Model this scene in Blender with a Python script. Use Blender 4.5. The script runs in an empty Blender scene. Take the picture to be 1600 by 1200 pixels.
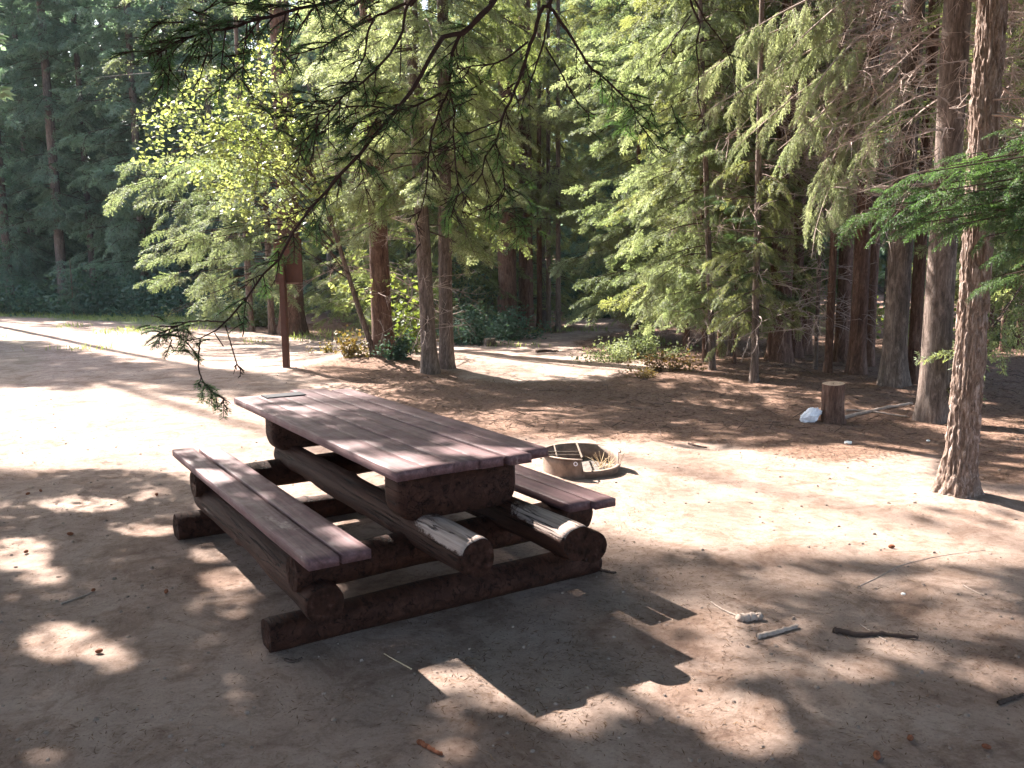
import bpy, math, random
import numpy as np
from mathutils import Vector, Matrix

SC = bpy.context.scene
COL = SC.collection
R = math.radians

# ------------------------------------------------------------------ camera
CAM_F, CAM_TH, CAM_H, CAM_ROLL = 1321.0, 0.137, 1.615, -0.007      # focal length in pixels of a 1600 px wide frame
cd = bpy.data.cameras.new('camera'); cam = bpy.data.objects.new('camera', cd); COL.objects.link(cam)
cd.sensor_width = 36.0; cd.lens = 36.0 * CAM_F / 1600.0
cd.clip_start = 0.05; cd.clip_end = 900.0
cam.location = (0, 0, CAM_H)
cam.rotation_euler = (Matrix.Rotation(math.pi/2 - CAM_TH, 3, 'X') @ Matrix.Rotation(CAM_ROLL, 3, 'Z')).to_euler()
SC.camera = cam

# ------------------------------------------------------------------ sky and sun
SUN_AZ, SUN_EL = -48.0, 41.3            # direction the shadows run (from +x), height of the sun
w = bpy.data.worlds.new('World'); SC.world = w; w.use_nodes = True
nt = w.node_tree; bg = nt.nodes['Background']
sky = nt.nodes.new('ShaderNodeTexSky'); sky.sky_type = 'NISHITA'; sky.sun_disc = False
sky.sun_elevation = R(SUN_EL); sky.sun_rotation = R(-42.0)
sky.air_density = 1.0; sky.dust_density = 2.0; sky.ozone_density = 1.0
nt.links.new(sky.outputs[0], bg.inputs[0]); bg.inputs[1].default_value = 0.09
sd = bpy.data.lights.new('sun', 'SUN'); sun = bpy.data.objects.new('sun', sd); COL.objects.link(sun)
sd.energy = 5.0; sd.angle = R(0.53); sd.color = (1.0, 0.945, 0.87)
_d = Vector((math.cos(R(SUN_AZ))*math.cos(R(SUN_EL)), math.sin(R(SUN_AZ))*math.cos(R(SUN_EL)), -math.sin(R(SUN_EL))))
sun.rotation_euler = _d.to_track_quat('-Z', 'Y').to_euler(); sun.location = (-15, 16, 22)
SC.view_settings.view_transform = 'Standard'; SC.view_settings.look = 'None'
SC.view_settings.exposure = 2.85; SC.view_settings.gamma = 1.0
SC.cycles.max_bounces = 8; SC.cycles.diffuse_bounces = 4; SC.cycles.transmission_bounces = 6; SC.cycles.glossy_bounces = 3
SC.cycles.use_denoising = True

SHX, SHY = math.cos(R(SUN_AZ)), math.sin(R(SUN_AZ)); SHL = 1/math.tan(R(SUN_EL))

# ------------------------------------------------------------------ little geometry helpers
def gp(x, y, z=0.0):
    """photo pixel -> point on the horizontal plane z"""
    X, Y = x-800, y-600; c, s = math.cos(-CAM_ROLL), math.sin(-CAM_ROLL); X, Y = c*X-s*Y, s*X+c*Y
    d = (X/CAM_F, math.cos(CAM_TH)-Y/CAM_F*math.sin(CAM_TH), -math.sin(CAM_TH)-Y/CAM_F*math.cos(CAM_TH))
    t = (z-CAM_H)/d[2]
    return d[0]*t, d[1]*t
def pd(x, y, dist):
    """photo pixel at forward distance dist -> point"""
    X, Y = x-800, y-600; c, s = math.cos(-CAM_ROLL), math.sin(-CAM_ROLL); X, Y = c*X-s*Y, s*X+c*Y
    d = (X/CAM_F, math.cos(CAM_TH)-Y/CAM_F*math.sin(CAM_TH), -math.sin(CAM_TH)-Y/CAM_F*math.cos(CAM_TH))
    t = dist/d[1]
    return np.array([d[0]*t, dist, CAM_H+d[2]*t])
def topx(P):
    P = np.asarray(P, float); x, y, z = P[..., 0], P[..., 1], P[..., 2]-CAM_H
    d = y*math.cos(CAM_TH)-z*math.sin(CAM_TH); u = z*math.cos(CAM_TH)+y*math.sin(CAM_TH)
    d = np.where(d > .05, d, .05)
    X = CAM_F*x/d; Y = -CAM_F*u/d; c, s = math.cos(CAM_ROLL), math.sin(CAM_ROLL)
    return 800+c*X-s*Y, 600+s*X+c*Y
def inpoly(x, y, poly):
    x = np.asarray(x, float); y = np.asarray(y, float); r = np.zeros(x.shape, bool); n = len(poly)
    for i in range(n):
        x1, y1 = poly[i]; x2, y2 = poly[(i+1) % n]
        if y1 == y2: continue
        c = ((y1 > y) != (y2 > y)) & (x < (x2-x1)*(y-y1)/(y2-y1)+x1)
        r ^= c
    return r
def _hash(i, j, k, s):
    h = (i*374761393 + j*668265263 + k*2147483647 + s*974634777) & 0xFFFFFFFF
    h = ((h ^ (h >> 13)) * 1274126177) & 0xFFFFFFFF
    return ((h ^ (h >> 16)) & 0xFFFF) / 65535.0
def vnoise(P, s=0):
    P = np.asarray(P, float); i = np.floor(P).astype(np.int64); f = P-i; f = f*f*(3-2*f); r = 0
    for a in (0, 1):
        for b in (0, 1):
            for c in (0, 1):
                wt = (f[..., 0] if a else 1-f[..., 0])*(f[..., 1] if b else 1-f[..., 1])*(f[..., 2] if c else 1-f[..., 2])
                r = r + wt*_hash(i[..., 0]+a, i[..., 1]+b, i[..., 2]+c, s)
    return r
def n2(x, y, sc, s=0):
    return vnoise(np.stack([np.asarray(x, float)*sc+100, np.asarray(y, float)*sc+100, np.zeros_like(np.asarray(x, float))+.5], -1), s)

MOUNDS = [(-2.3, 14.3, 1.8, .16), (3.4, 13.2, 2.6, .12), (4.9, 11.0, 1.6, .07), (3.1, 5.75, .45, .05), (-7, 27, 4, .1)]
def ground_h(x, y):
    x = np.asarray(x, float); y = np.asarray(y, float)
    h = (n2(x, y, .35, 1)-.5)*.05 + (n2(x, y, 1.3, 2)-.5)*.022 + (n2(x, y, 4.5, 3)-.5)*.011
    h = h + (n2(x, y, 11, 5)-.5)*.009 + (n2(x, y, 23, 6)-.5)*.004
    dd = n2(x, y, 2.6, 7); h = h - .014*np.clip((dd-.66)*6, 0, 1)
    r = np.hypot(x+.3, y-4.4)
    h = h*np.clip(r/3.0-.2, .25, 1)
    for mx, my, mr, mh in MOUNDS:
        h = h + mh*np.exp(-((x-mx)**2+(y-my)**2)/mr**2)
    return h + np.clip((np.hypot(x, y)-40)/60, 0, 1)**1.5*3.0
def gh(x, y): return float(ground_h(x, y))

# image-space outlines of the sunlit openings, carried onto the ground
def G(poly): return [gp(*p) for p in poly]
SUN1 = G([(-260, 612), (230, 614), (360, 640), (470, 618), (560, 628), (700, 668), (860, 692), (1000, 690), (1100, 704), (1350, 692), (1455, 694), (1462, 745), (1600, 800),
          (1900, 850), (1900, 900), (1600, 884), (1400, 878), (1250, 868), (1050, 862), (940, 868), (860, 800), (700, 790), (480, 800), (420, 770), (290, 752), (250, 738), (0, 733), (-260, 733)])
SUN2 = G([(365, 506), (470, 520), (560, 533), (700, 515), (860, 545), (950, 545), (1005, 590), (940, 602), (720, 592), (560, 585), (450, 578), (330, 578), (200, 560), (0, 520), (-300, 500), (-300, 486), (0, 494), (200, 508)])
FORE = G([(-200, 735), (250, 740), (280, 765), (420, 860), (560, 900), (840, 880), (940, 872), (1080, 866), (1300, 880), (1600, 892), (1900, 910), (1900, 1300), (-200, 1300)])
MIDS = G([(-200, 525), (0, 526), (150, 556), (330, 583), (460, 585), (700, 600), (950, 606), (1090, 560), (1600, 560), (1900, 600), (1900, 720), (1600, 770), (1440, 682), (1150, 684), (900, 676), (700, 650), (560, 615), (440, 610), (360, 630), (240, 608), (-200, 605)])
SPOTS = [(95, 1000, 55, 24), (170, 1030, 40, 12), (30, 868, 45, 20), (70, 900, 30, 12), (380, 905, 60, 14), (1130, 1115, 85, 28), (1180, 1160, 60, 20), (720, 1015, 45, 12), (935, 1040, 45, 16),
         (1050, 965, 40, 14), (1110, 905, 40, 10), (700, 1065, 60, 12), (1340, 1045, 45, 14), (1545, 1060, 40, 18), (1500, 975, 50, 14), (1400, 1015, 45, 10), (1180, 1050, 40, 9), (960, 1110, 60, 14),
         (1090, 1010, 40, 14), (1120, 970, 50, 26), (1110, 1040, 50, 22), (1240, 905, 60, 8), (1480, 905, 60, 8), (130, 790, 60, 10), (230, 830, 40, 8), (60, 1185, 60, 10), (620, 880, 40, 8), (1400, 920, 70, 8), (330, 870, 30, 8), (800, 1100, 40, 10)]
def shade_hit(P):
    """where a point's shadow meets the ground"""
    h = P[..., 2]; return P[..., 0]+SHX*SHL*h, P[..., 1]+SHY*SHL*h

# ------------------------------------------------------------------ object helpers
def tag(o, label=None, cat=None, group=None, kind=None):
    if label: o['label'] = label
    if cat: o['category'] = cat
    if group: o['group'] = group
    if kind: o['kind'] = kind
    return o
def empty(name, loc=(0, 0, 0), rz=0, label=None, cat=None, group=None):
    o = bpy.data.objects.new(name, None); COL.objects.link(o); o.location = loc; o.rotation_euler = (0, 0, rz)
    o.empty_display_size = .2
    return tag(o, label, cat, group)
def link(name, me, parent=None):
    o = bpy.data.objects.new(name, me); COL.objects.link(o)
    if parent: o.parent = parent
    return o
def mesh_quads(name, Q, mats, mi=None, smooth=False):
    """Q (n,4,3) loose quads"""
    Q = np.asarray(Q, np.float32); n = len(Q); me = bpy.data.meshes.new(name)
    me.vertices.add(n*4); me.vertices.foreach_set('co', Q.reshape(-1))
    me.loops.add(n*4); me.loops.foreach_set('vertex_index', np.arange(n*4, dtype=np.int32))
    me.polygons.add(n); me.polygons.foreach_set('loop_start', np.arange(0, n*4, 4, dtype=np.int32))
    try: me.polygons.foreach_set('loop_total', np.full(n, 4, np.int32))
    except Exception: pass
    for m in mats: me.materials.append(m)
    if mi is not None: me.polygons.foreach_set('material_index', np.asarray(mi, np.int32))
    me.update(calc_edges=True)
    return me
def mesh_grid(name, P, mats, closed_u=False, smooth=True, caps=False, vcol=None):
    """P (nv, nu, 3) lattice; closed_u wraps around"""
    nv, nu = P.shape[:2]; verts = P.reshape(-1, 3)
    a = np.arange(nv-1)[:, None]; b = np.arange(nu if closed_u else nu-1)[None, :]; b2 = (b+1) % nu
    F = np.stack([a*nu+b, a*nu+b2, (a+1)*nu+b2, (a+1)*nu+b], -1).reshape(-1, 4)
    me = bpy.data.meshes.new(name)
    ncap = 0
    loops = F.reshape(-1); starts = np.arange(0, len(F)*4, 4)
    if caps:
        c0 = np.arange(nu)[::-1]; c1 = (nv-1)*nu+np.arange(nu)
        starts = np.concatenate([starts, [len(loops), len(loops)+nu]]); loops = np.concatenate([loops, c0, c1]); ncap = 2
    me.vertices.add(len(verts)); me.vertices.foreach_set('co', np.asarray(verts, np.float32).reshape(-1))
    me.loops.add(len(loops)); me.loops.foreach_set('vertex_index', loops.astype(np.int32))
    me.polygons.add(len(starts)); me.polygons.foreach_set('loop_start', starts.astype(np.int32))
    try:
        tot = np.diff(np.append(starts, len(loops))); me.polygons.foreach_set('loop_total', tot.astype(np.int32))
    except Exception: pass
    for m in mats: me.materials.append(m)
    me.update(calc_edges=True)
    if smooth:
        sm = np.ones(len(starts), bool)
        if ncap: sm[-2:] = False
        me.polygons.foreach_set('use_smooth', sm)
    if ncap and len(mats) > 1:
        mi = np.zeros(len(starts), np.int32); mi[-2:] = 1; me.polygons.foreach_set('material_index', mi)
    return me

# ------------------------------------------------------------------ materials
def mat(name):
    m = bpy.data.materials.new(name); m.use_nodes = True; nt = m.node_tree
    return m, nt, nt.nodes['Principled BSDF'], nt.nodes['Material Output']
def N(nt, t, **k):
    n = nt.nodes.new(t)
    for a, v in k.items():
        if a in n.inputs.keys(): n.inputs[a].default_value = v
        else: setattr(n, a, v)
    return n
def noise(nt, scale, detail=6, rough=.6, co='Object', stretch=None, dist=0):
    tc = N(nt, 'ShaderNodeTexCoord'); src = tc.outputs[co]
    if stretch:
        mp = N(nt, 'ShaderNodeMapping'); mp.inputs['Scale'].default_value = stretch; nt.links.new(src, mp.inputs[0]); src = mp.outputs[0]
    n = N(nt, 'ShaderNodeTexNoise'); n.inputs['Scale'].default_value = scale; n.inputs['Detail'].default_value = detail
    n.inputs['Roughness'].default_value = rough; n.inputs['Distortion'].default_value = dist
    nt.links.new(src, n.inputs['Vector']); return n.outputs['Fac'] if 'Fac' in n.outputs else n.outputs[0]
def ramp(nt, fac, stops):
    r = N(nt, 'ShaderNodeValToRGB'); cr = r.color_ramp
    while len(cr.elements) > 1: cr.elements.remove(cr.elements[-1])
    cr.elements[0].position = stops[0][0]; cr.elements[0].color = (*stops[0][1], 1)
    for p, c in stops[1:]:
        e = cr.elements.new(p); e.color = (*c, 1)
    nt.links.new(fac, r.inputs[0]); return r.outputs[0]
def mixc(nt, fac, a, b, mode='MIX'):
    m = N(nt, 'ShaderNodeMix', data_type='RGBA', blend_type=mode)
    for s, v in ((m.inputs[0], fac), (m.inputs[6], a), (m.inputs[7], b)):
        if hasattr(v, 'links'): nt.links.new(v, s)
        elif isinstance(v, tuple): s.default_value = (*v, 1)
        else: s.default_value = v
    return m.outputs[2]
def bump(nt, bs, h, strength=.5, dist=.01, prev=None):
    b = N(nt, 'ShaderNodeBump'); b.inputs['Strength'].default_value = strength; b.inputs['Distance'].default_value = dist
    nt.links.new(h, b.inputs['Height'])
    if prev is not None: nt.links.new(prev, b.inputs['Normal'])
    nt.links.new(b.outputs[0], bs.inputs['Normal']); return b.outputs[0]

def mat_ground():
    m, nt, bs, out = mat('ground_dirt')
    at = N(nt, 'ShaderNodeAttribute', attribute_name='litter'); at2 = N(nt, 'ShaderNodeAttribute', attribute_name='grassy')
    dirt = ramp(nt, noise(nt, 1.1, 12, .72), [(.3, (.210, .143, .117)), (.5, (.315, .232, .192)), (.72, (.405, .315, .268))])
    fine = ramp(nt, noise(nt, 75, 6, .8), [(.30, (.32, .30, .28)), (.43, (.93, .92, .91)), (.62, (1, 1, 1)), (.8, (1.25, 1.22, 1.18))])
    dirt = mixc(nt, 1.0, dirt, fine, 'MULTIPLY')
    mid = ramp(nt, noise(nt, 9, 8, .75, dist=.6), [(.3, (.55, .48, .44)), (.5, (.97, .96, .95)), (.75, (1.12, 1.1, 1.08))])
    dirt = mixc(nt, .9, dirt, mid, 'MULTIPLY')
    pt = ramp(nt, noise(nt, 2.1, 10, .8, dist=.8), [(.40, (.66, .58, .53)), (.52, (1, 1, 1))])
    dirt = mixc(nt, .8, dirt, pt, 'MULTIPLY')
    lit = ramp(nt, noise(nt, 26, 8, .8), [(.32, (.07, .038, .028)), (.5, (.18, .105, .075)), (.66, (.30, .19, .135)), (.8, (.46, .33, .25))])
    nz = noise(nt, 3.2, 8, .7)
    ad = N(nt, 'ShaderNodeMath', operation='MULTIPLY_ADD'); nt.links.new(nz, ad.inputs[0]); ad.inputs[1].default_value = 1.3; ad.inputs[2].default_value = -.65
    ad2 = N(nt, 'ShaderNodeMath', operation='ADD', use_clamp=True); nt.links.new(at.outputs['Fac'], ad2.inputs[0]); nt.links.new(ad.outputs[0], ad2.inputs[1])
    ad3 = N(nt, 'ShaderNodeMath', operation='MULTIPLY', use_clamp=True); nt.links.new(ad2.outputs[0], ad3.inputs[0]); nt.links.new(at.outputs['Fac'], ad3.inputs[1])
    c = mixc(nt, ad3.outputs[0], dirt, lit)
    gr = ramp(nt, noise(nt, 14, 8, .8), [(.3, (.06, .07, .035)), (.6, (.17, .18, .09)), (.8, (.30, .28, .17))])
    c = mixc(nt, at2.outputs['Fac'], c, gr)
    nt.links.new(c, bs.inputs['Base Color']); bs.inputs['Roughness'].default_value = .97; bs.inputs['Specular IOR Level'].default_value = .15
    b1 = bump(nt, bs, noise(nt, 7, 12, .8), .9, .035)
    bump(nt, bs, noise(nt, 120, 4, .8), .9, .006, b1)
    return m
def mat_bark(name, c0, c1, c2, sc=1.0, bd=.02, patch=None):
    m, nt, bs, out = mat(name)
    a = noise(nt, 15*sc, 9, .8, stretch=(1, 1, .20), dist=1.2)
    b = noise(nt, 34*sc, 6, .7, stretch=(1, 1, .45))
    col = ramp(nt, a, [(.36, c0), (.5, c1), (.64, c2)])
    f = ramp(nt, b, [(.3, (.55, .52, .5)), (.6, (1, 1, 1)), (.8, (1.25, 1.2, 1.15))])
    col = mixc(nt, .8, col, f, 'MULTIPLY')
    if patch:
        pm = ramp(nt, noise(nt, 2.2, 5, .7), [(.5, (0, 0, 0)), (.62, (1, 1, 1))])
        col = mixc(nt, pm, col, patch)
    nt.links.new(col, bs.inputs['Base Color']); bs.inputs['Roughness'].default_value = .92; bs.inputs['Specular IOR Level'].default_value = .2
    b1 = bump(nt, bs, a, .9, bd); bump(nt, bs, b, .8, bd*.4, b1)
    return m
def mat_leaf(name, c0, c1, trans=.45, tcol=None, nsc=1.4, rough=.55):
    m, nt, bs, out = mat(name)
    oi = N(nt, 'ShaderNodeObjectInfo')
    n = noise(nt, nsc, 4, .7)
    ad = N(nt, 'ShaderNodeMath', operation='MULTIPLY_ADD'); nt.links.new(oi.outputs['Random'], ad.inputs[0]); ad.inputs[1].default_value = .24; nt.links.new(n, ad.inputs[2])
    sb = N(nt, 'ShaderNodeMath', operation='SUBTRACT'); nt.links.new(ad.outputs[0], sb.inputs[0]); sb.inputs[1].default_value = .12
    col = ramp(nt, sb.outputs[0], [(.32, c0), (.66, c1)])
    nt.links.new(col, bs.inputs['Base Color']); bs.inputs['Roughness'].default_value = rough; bs.inputs['Specular IOR Level'].default_value = .35
    tr = N(nt, 'ShaderNodeBsdfTranslucent'); tc = mixc(nt, 1.0, col, tcol or (1.9, 2.0, .9), 'MULTIPLY'); nt.links.new(tc, tr.inputs['Color'])
    mx = N(nt, 'ShaderNodeMixShader'); mx.inputs[0].default_value = trans
    nt.links.new(bs.outputs[0], mx.inputs[1]); nt.links.new(tr.outputs[0], mx.inputs[2]); nt.links.new(mx.outputs[0], out.inputs['Surface'])
    return m
def mat_plain(name, col, rough=.8, var=.25, nsc=8, spec=.3, metal=0, bd=.004):
    m, nt, bs, out = mat(name)
    n = noise(nt, nsc, 6, .7)
    c = ramp(nt, n, [(.3, tuple(x*(1-var) for x in col)), (.7, tuple(min(1, x*(1+var)) for x in col))])
    nt.links.new(c, bs.inputs['Base Color']); bs.inputs['Roughness'].default_value = rough; bs.inputs['Specular IOR Level'].default_value = spec; bs.inputs['Metallic'].default_value = metal
    if bd: bump(nt, bs, n, .5, bd)
    return m
def mat_plank():
    m, nt, bs, out = mat('brown_stained_plank')
    g = noise(nt, 4, 8, .7, stretch=(.35, 9, 9), dist=.4)
    c = ramp(nt, g, [(.25, (.06, .025, .025)), (.5, (.118, .056, .058)), (.75, (.19, .108, .112))])
    wv = ramp(nt, noise(nt, 2.4, 8, .75, stretch=(1, 2.2, 1)), [(.60, (0, 0, 0)), (.70, (1, 1, 1))])
    c = mixc(nt, wv, c, (.30, .22, .20))
    gr = noise(nt, 40, 5, .8, stretch=(.12, 2.2, 2.2)); gc = ramp(nt, gr, [(.3, (.62, .60, .60)), (.5, (1, 1, 1)), (.75, (1.22, 1.2, 1.18))])
    sp = ramp(nt, noise(nt, 60, 3, .7), [(.24, (.25, .2, .2)), (.31, (1, 1, 1))])
    c = mixc(nt, 1.0, c, gc, 'MULTIPLY'); c = mixc(nt, 1.0, c, sp, 'MULTIPLY'); nt.links.new(c, bs.inputs['Base Color'])
    rg = N(nt, 'ShaderNodeMapRange'); nt.links.new(noise(nt, 7, 8, .7), rg.inputs[0]); rg.inputs[1].default_value = .3; rg.inputs[2].default_value = .7; rg.inputs[3].default_value = .5; rg.inputs[4].default_value = .88
    nt.links.new(rg.outputs[0], bs.inputs['Roughness']); bs.inputs['Specular IOR Level'].default_value = .42
    b0 = bump(nt, bs, g, .5, .004); bump(nt, bs, gr, .5, .002, b0)
    return m
def mat_log(name='stained_log', peel=.56):
    m, nt, bs, out = mat(name)
    g = noise(nt, 6, 8, .7, stretch=(.22, 3, 3), dist=.5)
    c = ramp(nt, g, [(.25, (.013, .0045, .0025)), (.5, (.036, .0135, .0085)), (.75, (.072, .030, .019))])
    at = N(nt, 'ShaderNodeAttribute', attribute_name='wear')
    nz = noise(nt, 8, 14, .85, stretch=(.6, 1, 1), dist=.6)
    ad = N(nt, 'ShaderNodeMath', operation='MULTIPLY_ADD'); nt.links.new(at.outputs['Fac'], ad.inputs[0]); ad.inputs[1].default_value = .5; nt.links.new(nz, ad.inputs[2])
    msk = ramp(nt, ad.outputs[0], [(.69, (0, 0, 0)), (.76, (1, 1, 1))])
    wood = ramp(nt, noise(nt, 9, 8, .7, stretch=(.15, 5, 5)), [(.3, (.14, .09, .075)), (.55, (.33, .25, .22)), (.8, (.48, .40, .37))])
    c = mixc(nt, msk, c, wood)
    nt.links.new(c, bs.inputs['Base Color']); bs.inputs['Roughness'].default_value = .72; bs.inputs['Specular IOR Level'].default_value = .14
    ck = ramp(nt, noise(nt, 5, 4, .6, stretch=(.10, 3.2, 3.2), dist=.3), [(.485, (1, 1, 1)), (.5, (.12, .1, .1)), (.515, (1, 1, 1))])
    c = mixc(nt, 1.0, c, ck, 'MULTIPLY'); nt.links.new(c, bs.inputs['Base Color'])
    b1 = bump(nt, bs, g, .9, .014); b1 = bump(nt, bs, ck, .9, .008, b1); bump(nt, bs, msk, -.4, .003, b1)
    return m
def mat_endgrain():
    m, nt, bs, out = mat('log_end_grain')
    tc = N(nt, 'ShaderNodeTexCoord'); wv = N(nt, 'ShaderNodeTexNoise'); wv.inputs['Scale'].default_value = 30; wv.inputs['Detail'].default_value = 8
    nt.links.new(tc.outputs['Object'], wv.inputs['Vector'])
    c = ramp(nt, wv.outputs[0], [(.3, (.012, .006, .004)), (.6, (.04, .018, .013)), (.8, (.08, .042, .032))])
    nt.links.new(c, bs.inputs['Base Color']); bs.inputs['Roughness'].default_value = .95; bs.inputs['Specular IOR Level'].default_value = .08
    bump(nt, bs, wv.outputs[0], 1.0, .02); return m

M = {}
M['ground'] = mat_ground()
M['bark_grey'] = mat_bark('bark_grey_brown', (.05, .036, .03), (.14, .10, .083), (.26, .20, .17))
M['bark_red'] = mat_bark('bark_red_brown', (.045, .024, .018), (.135, .073, .054), (.23, .145, .11))
M['bark_far'] = mat_bark('bark_far', (.06, .05, .045), (.13, .105, .09), (.22, .18, .15), 1, .02)
M['bark_scaly'] = mat_bark('bark_scaly', (.075, .048, .038), (.205, .14, .11), (.42, .335, .305), 2.2, .012)
M['twig'] = mat_plain('dead_twig', (.33, .25, .215), .9, .4, 4, .2, 0, 0)
M['limb'] = mat_plain('live_limb', (.085, .055, .042), .9, .35, 6, .2, 0, 0)
M['limb_dark'] = mat_plain('dark_limb', (.030, .014, .011), .85, .4, 30, .2, 0, .002)
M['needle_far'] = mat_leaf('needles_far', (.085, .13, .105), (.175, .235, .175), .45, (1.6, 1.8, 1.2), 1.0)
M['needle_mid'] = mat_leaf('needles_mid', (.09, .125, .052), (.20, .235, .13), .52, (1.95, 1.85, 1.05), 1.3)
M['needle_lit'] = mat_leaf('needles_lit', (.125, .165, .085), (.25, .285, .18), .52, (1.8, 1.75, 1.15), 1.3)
M['needle_sunlit'] = mat_leaf('needles_sunlit', (.20, .24, .13), (.36, .39, .25), .5, (1.6, 1.6, 1.1), 2)  # paler needle copy, sunlight on the drooping bough put into the colour
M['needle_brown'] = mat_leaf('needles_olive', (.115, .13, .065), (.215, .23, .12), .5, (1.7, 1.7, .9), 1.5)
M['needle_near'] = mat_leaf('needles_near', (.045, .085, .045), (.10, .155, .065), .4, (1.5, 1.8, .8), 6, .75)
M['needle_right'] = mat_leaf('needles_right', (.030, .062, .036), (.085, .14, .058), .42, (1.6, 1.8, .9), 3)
M['maple'] = mat_leaf('maple_leaf', (.12, .16, .05), (.35, .375, .18), .5, (1.55, 1.55, .95), 2.5, .4)
M['maple_low'] = mat_leaf('sapling_leaf', (.05, .085, .025), (.19, .22, .06), .45, (1.5, 1.6, .8), 5, .45)
M['shrub_blue'] = mat_leaf('shrub_blue_green', (.045, .085, .06), (.10, .155, .105), .25, (1.3, 1.5, .9), 4, .85)
M['shrub_pale'] = mat_leaf('shrub_pale', (.15, .175, .09), (.29, .31, .18), .3, (1.4, 1.5, .9), 4, .85)
M['shrub_brown'] = mat_leaf('shrub_brown', (.12, .07, .03), (.22, .18, .07), .35, (1.5, 1.4, .7), 5)
M['plank'] = mat_plank(); M['log'] = mat_log(); M['endgrain'] = mat_endgrain()
M['plate'] = mat_plain('dark_plate', (.02, .016, .022), .75, .6, 40, .3, 0, .002)
M['steel'] = mat_plain('rusty_steel', (.19, .13, .10), .7, .45, 14, .5, .35, .002)
M['steel_in'] = mat_plain('sooty_steel', (.11, .08, .06), .8, .5, 16, .3, .2, .002)
M['sign'] = mat_plain('brown_sign_paint', (.07, .026, .016), .75, .2, 12, .3, 0, .001)
M['sign_edge'] = mat_plain('sign_edge', (.15, .08, .06), .7, .2, 12, .3, 0, 0)
M['straw'] = mat_plain('dry_straw', (.52, .40, .26), .9, .3, 20, .2, 0, 0)
M['bag'] = mat_plain('white_plastic', (.78, .76, .82), .35, .06, 9, .5, 0, .01)
M['cutwood'] = mat_plain('cut_wood', (.42, .29, .20), .85, .3, 30, .2, 0, .003)
M['stick'] = mat_plain('weathered_stick', (.30, .235, .20), .9, .35, 25, .2, 0, .003)
M['stick_dark'] = mat_plain('dark_stick', (.055, .035, .028), .9, .35, 25, .2, 0, .003)
M['cone'] = mat_plain('pine_cone', (.16, .055, .028), .85, .4, 60, .2, 0, .004)
M['paper'] = mat_plain('white_paper', (.75, .72, .68), .8, .08, 20, .3, 0, .002)
M['litter'] = mat_leaf('needle_litter', (.07, .035, .02), (.28, .17, .10), .1, (1, 1, 1), 30, .9)
M['grass'] = mat_leaf('grass_blade', (.09, .12, .045), (.23, .25, .11), .4, (1.6, 1.7, .8), 8, .7)
M['soot'] = mat_plain('ash', (.12, .10, .09), .95, .5, 30, .1, 0, .01)

# ------------------------------------------------------------------ quad generators
rng = np.random.default_rng(7)
def norm(v): return v/np.maximum(np.linalg.norm(v, axis=-1, keepdims=True), 1e-9)
def tube_quads(P, r0, r1, sides=3):
    """polyline -> thin prism quads"""
    P = np.asarray(P, float); n = len(P); t = norm(np.gradient(P, axis=0))
    up = np.array([0, 0, 1.0]) if abs(t[0, 2]) < .9 else np.array([1.0, 0, 0])
    a = norm(np.cross(t, up)); b = np.cross(t, a); rr = np.linspace(r0, r1, n)[:, None]
    rings = [P+rr*(math.cos(k*2*math.pi/sides)*a+math.sin(k*2*math.pi/sides)*b) for k in range(sides)]
    Q = [np.stack([rings[k][:-1], rings[(k+1) % sides][:-1], rings[(k+1) % sides][1:], rings[k][1:]], 1) for k in range(sides)]
    return np.concatenate(Q)
def blades(base, dirv, nrm, L, W):
    """pointed leaf quads: base, dir and normal (n,3)"""
    side = norm(np.cross(dirv, nrm)); L = np.broadcast_to(L, (len(base),))[:, None]; W = np.broadcast_to(W, (len(base),))[:, None]
    m = base+dirv*L*.45
    return np.stack([base, m+side*W*.5, base+dirv*L, m-side*W*.5], 1)
def make_frond(seed, bsp, ssp, sl, sw, blen=.34, droop=.25, ang=55, hang=.25):
    """unit bough lying along +x: returns foliage quads, wood quads"""
    r = np.random.default_rng(seed); F = []; Wd = []
    xs = np.linspace(0, 1, 7); axis = np.stack([xs, .04*np.sin(xs*5+seed), -droop*xs**2], 1)
    Wd.append(tube_quads(axis, .010, .002))
    s = .10
    while s < 1.0:
        for side in (-1, 1):
            if r.random() < .10: continue
            l = (blen*(1-s)**.65*min(1, .35+s*2.2)+.05)*r.uniform(.65, 1.2)
            an = R(ang+r.uniform(-14, 14)); p0 = np.array([s, .04*math.sin(s*5+seed), -droop*s*s])
            d = np.array([math.cos(an), side*math.sin(an), r.uniform(-.5, .3)])
            n = max(2, int(l/ssp)); t = (np.arange(n)+r.uniform(0, 1, n)*.6)/n
            pts = p0+d*l*t[:, None]; pts[:, 2] -= hang*l*t**1.6*1.2
            tan = norm(d+np.stack([np.zeros(n), np.zeros(n), -hang*1.9*t**.6], 1))
            for sg in (-1, 1):
                nr = norm(np.stack([r.normal(0, .75, n), r.normal(0, .75, n), np.ones(n)], 1))
                lat = norm(np.cross(nr, tan))*sg
                dv = norm(tan*.8+lat*.6+r.normal(0, .30, (n, 3)))
                F.append(blades(pts, dv, norm(np.cross(np.cross(dv, nr), dv)), sl*r.uniform(.6, 1.25, n)*(1-.35*t), sw*r.uniform(.7, 1.3, n)))
            F.append(blades(pts[-1:], tan[-1:], np.array([[0, 0, 1.]]), sl, sw))
            Wd.append(tube_quads(np.stack([p0, p0+d*l*.5-np.array([0, 0, hang*l*.35]), p0+d*l-np.array([0, 0, hang*l*1.2])]), .0035, .001))
        s += bsp*r.uniform(.7, 1.3)
    return np.concatenate(F), np.concatenate(Wd)
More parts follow.
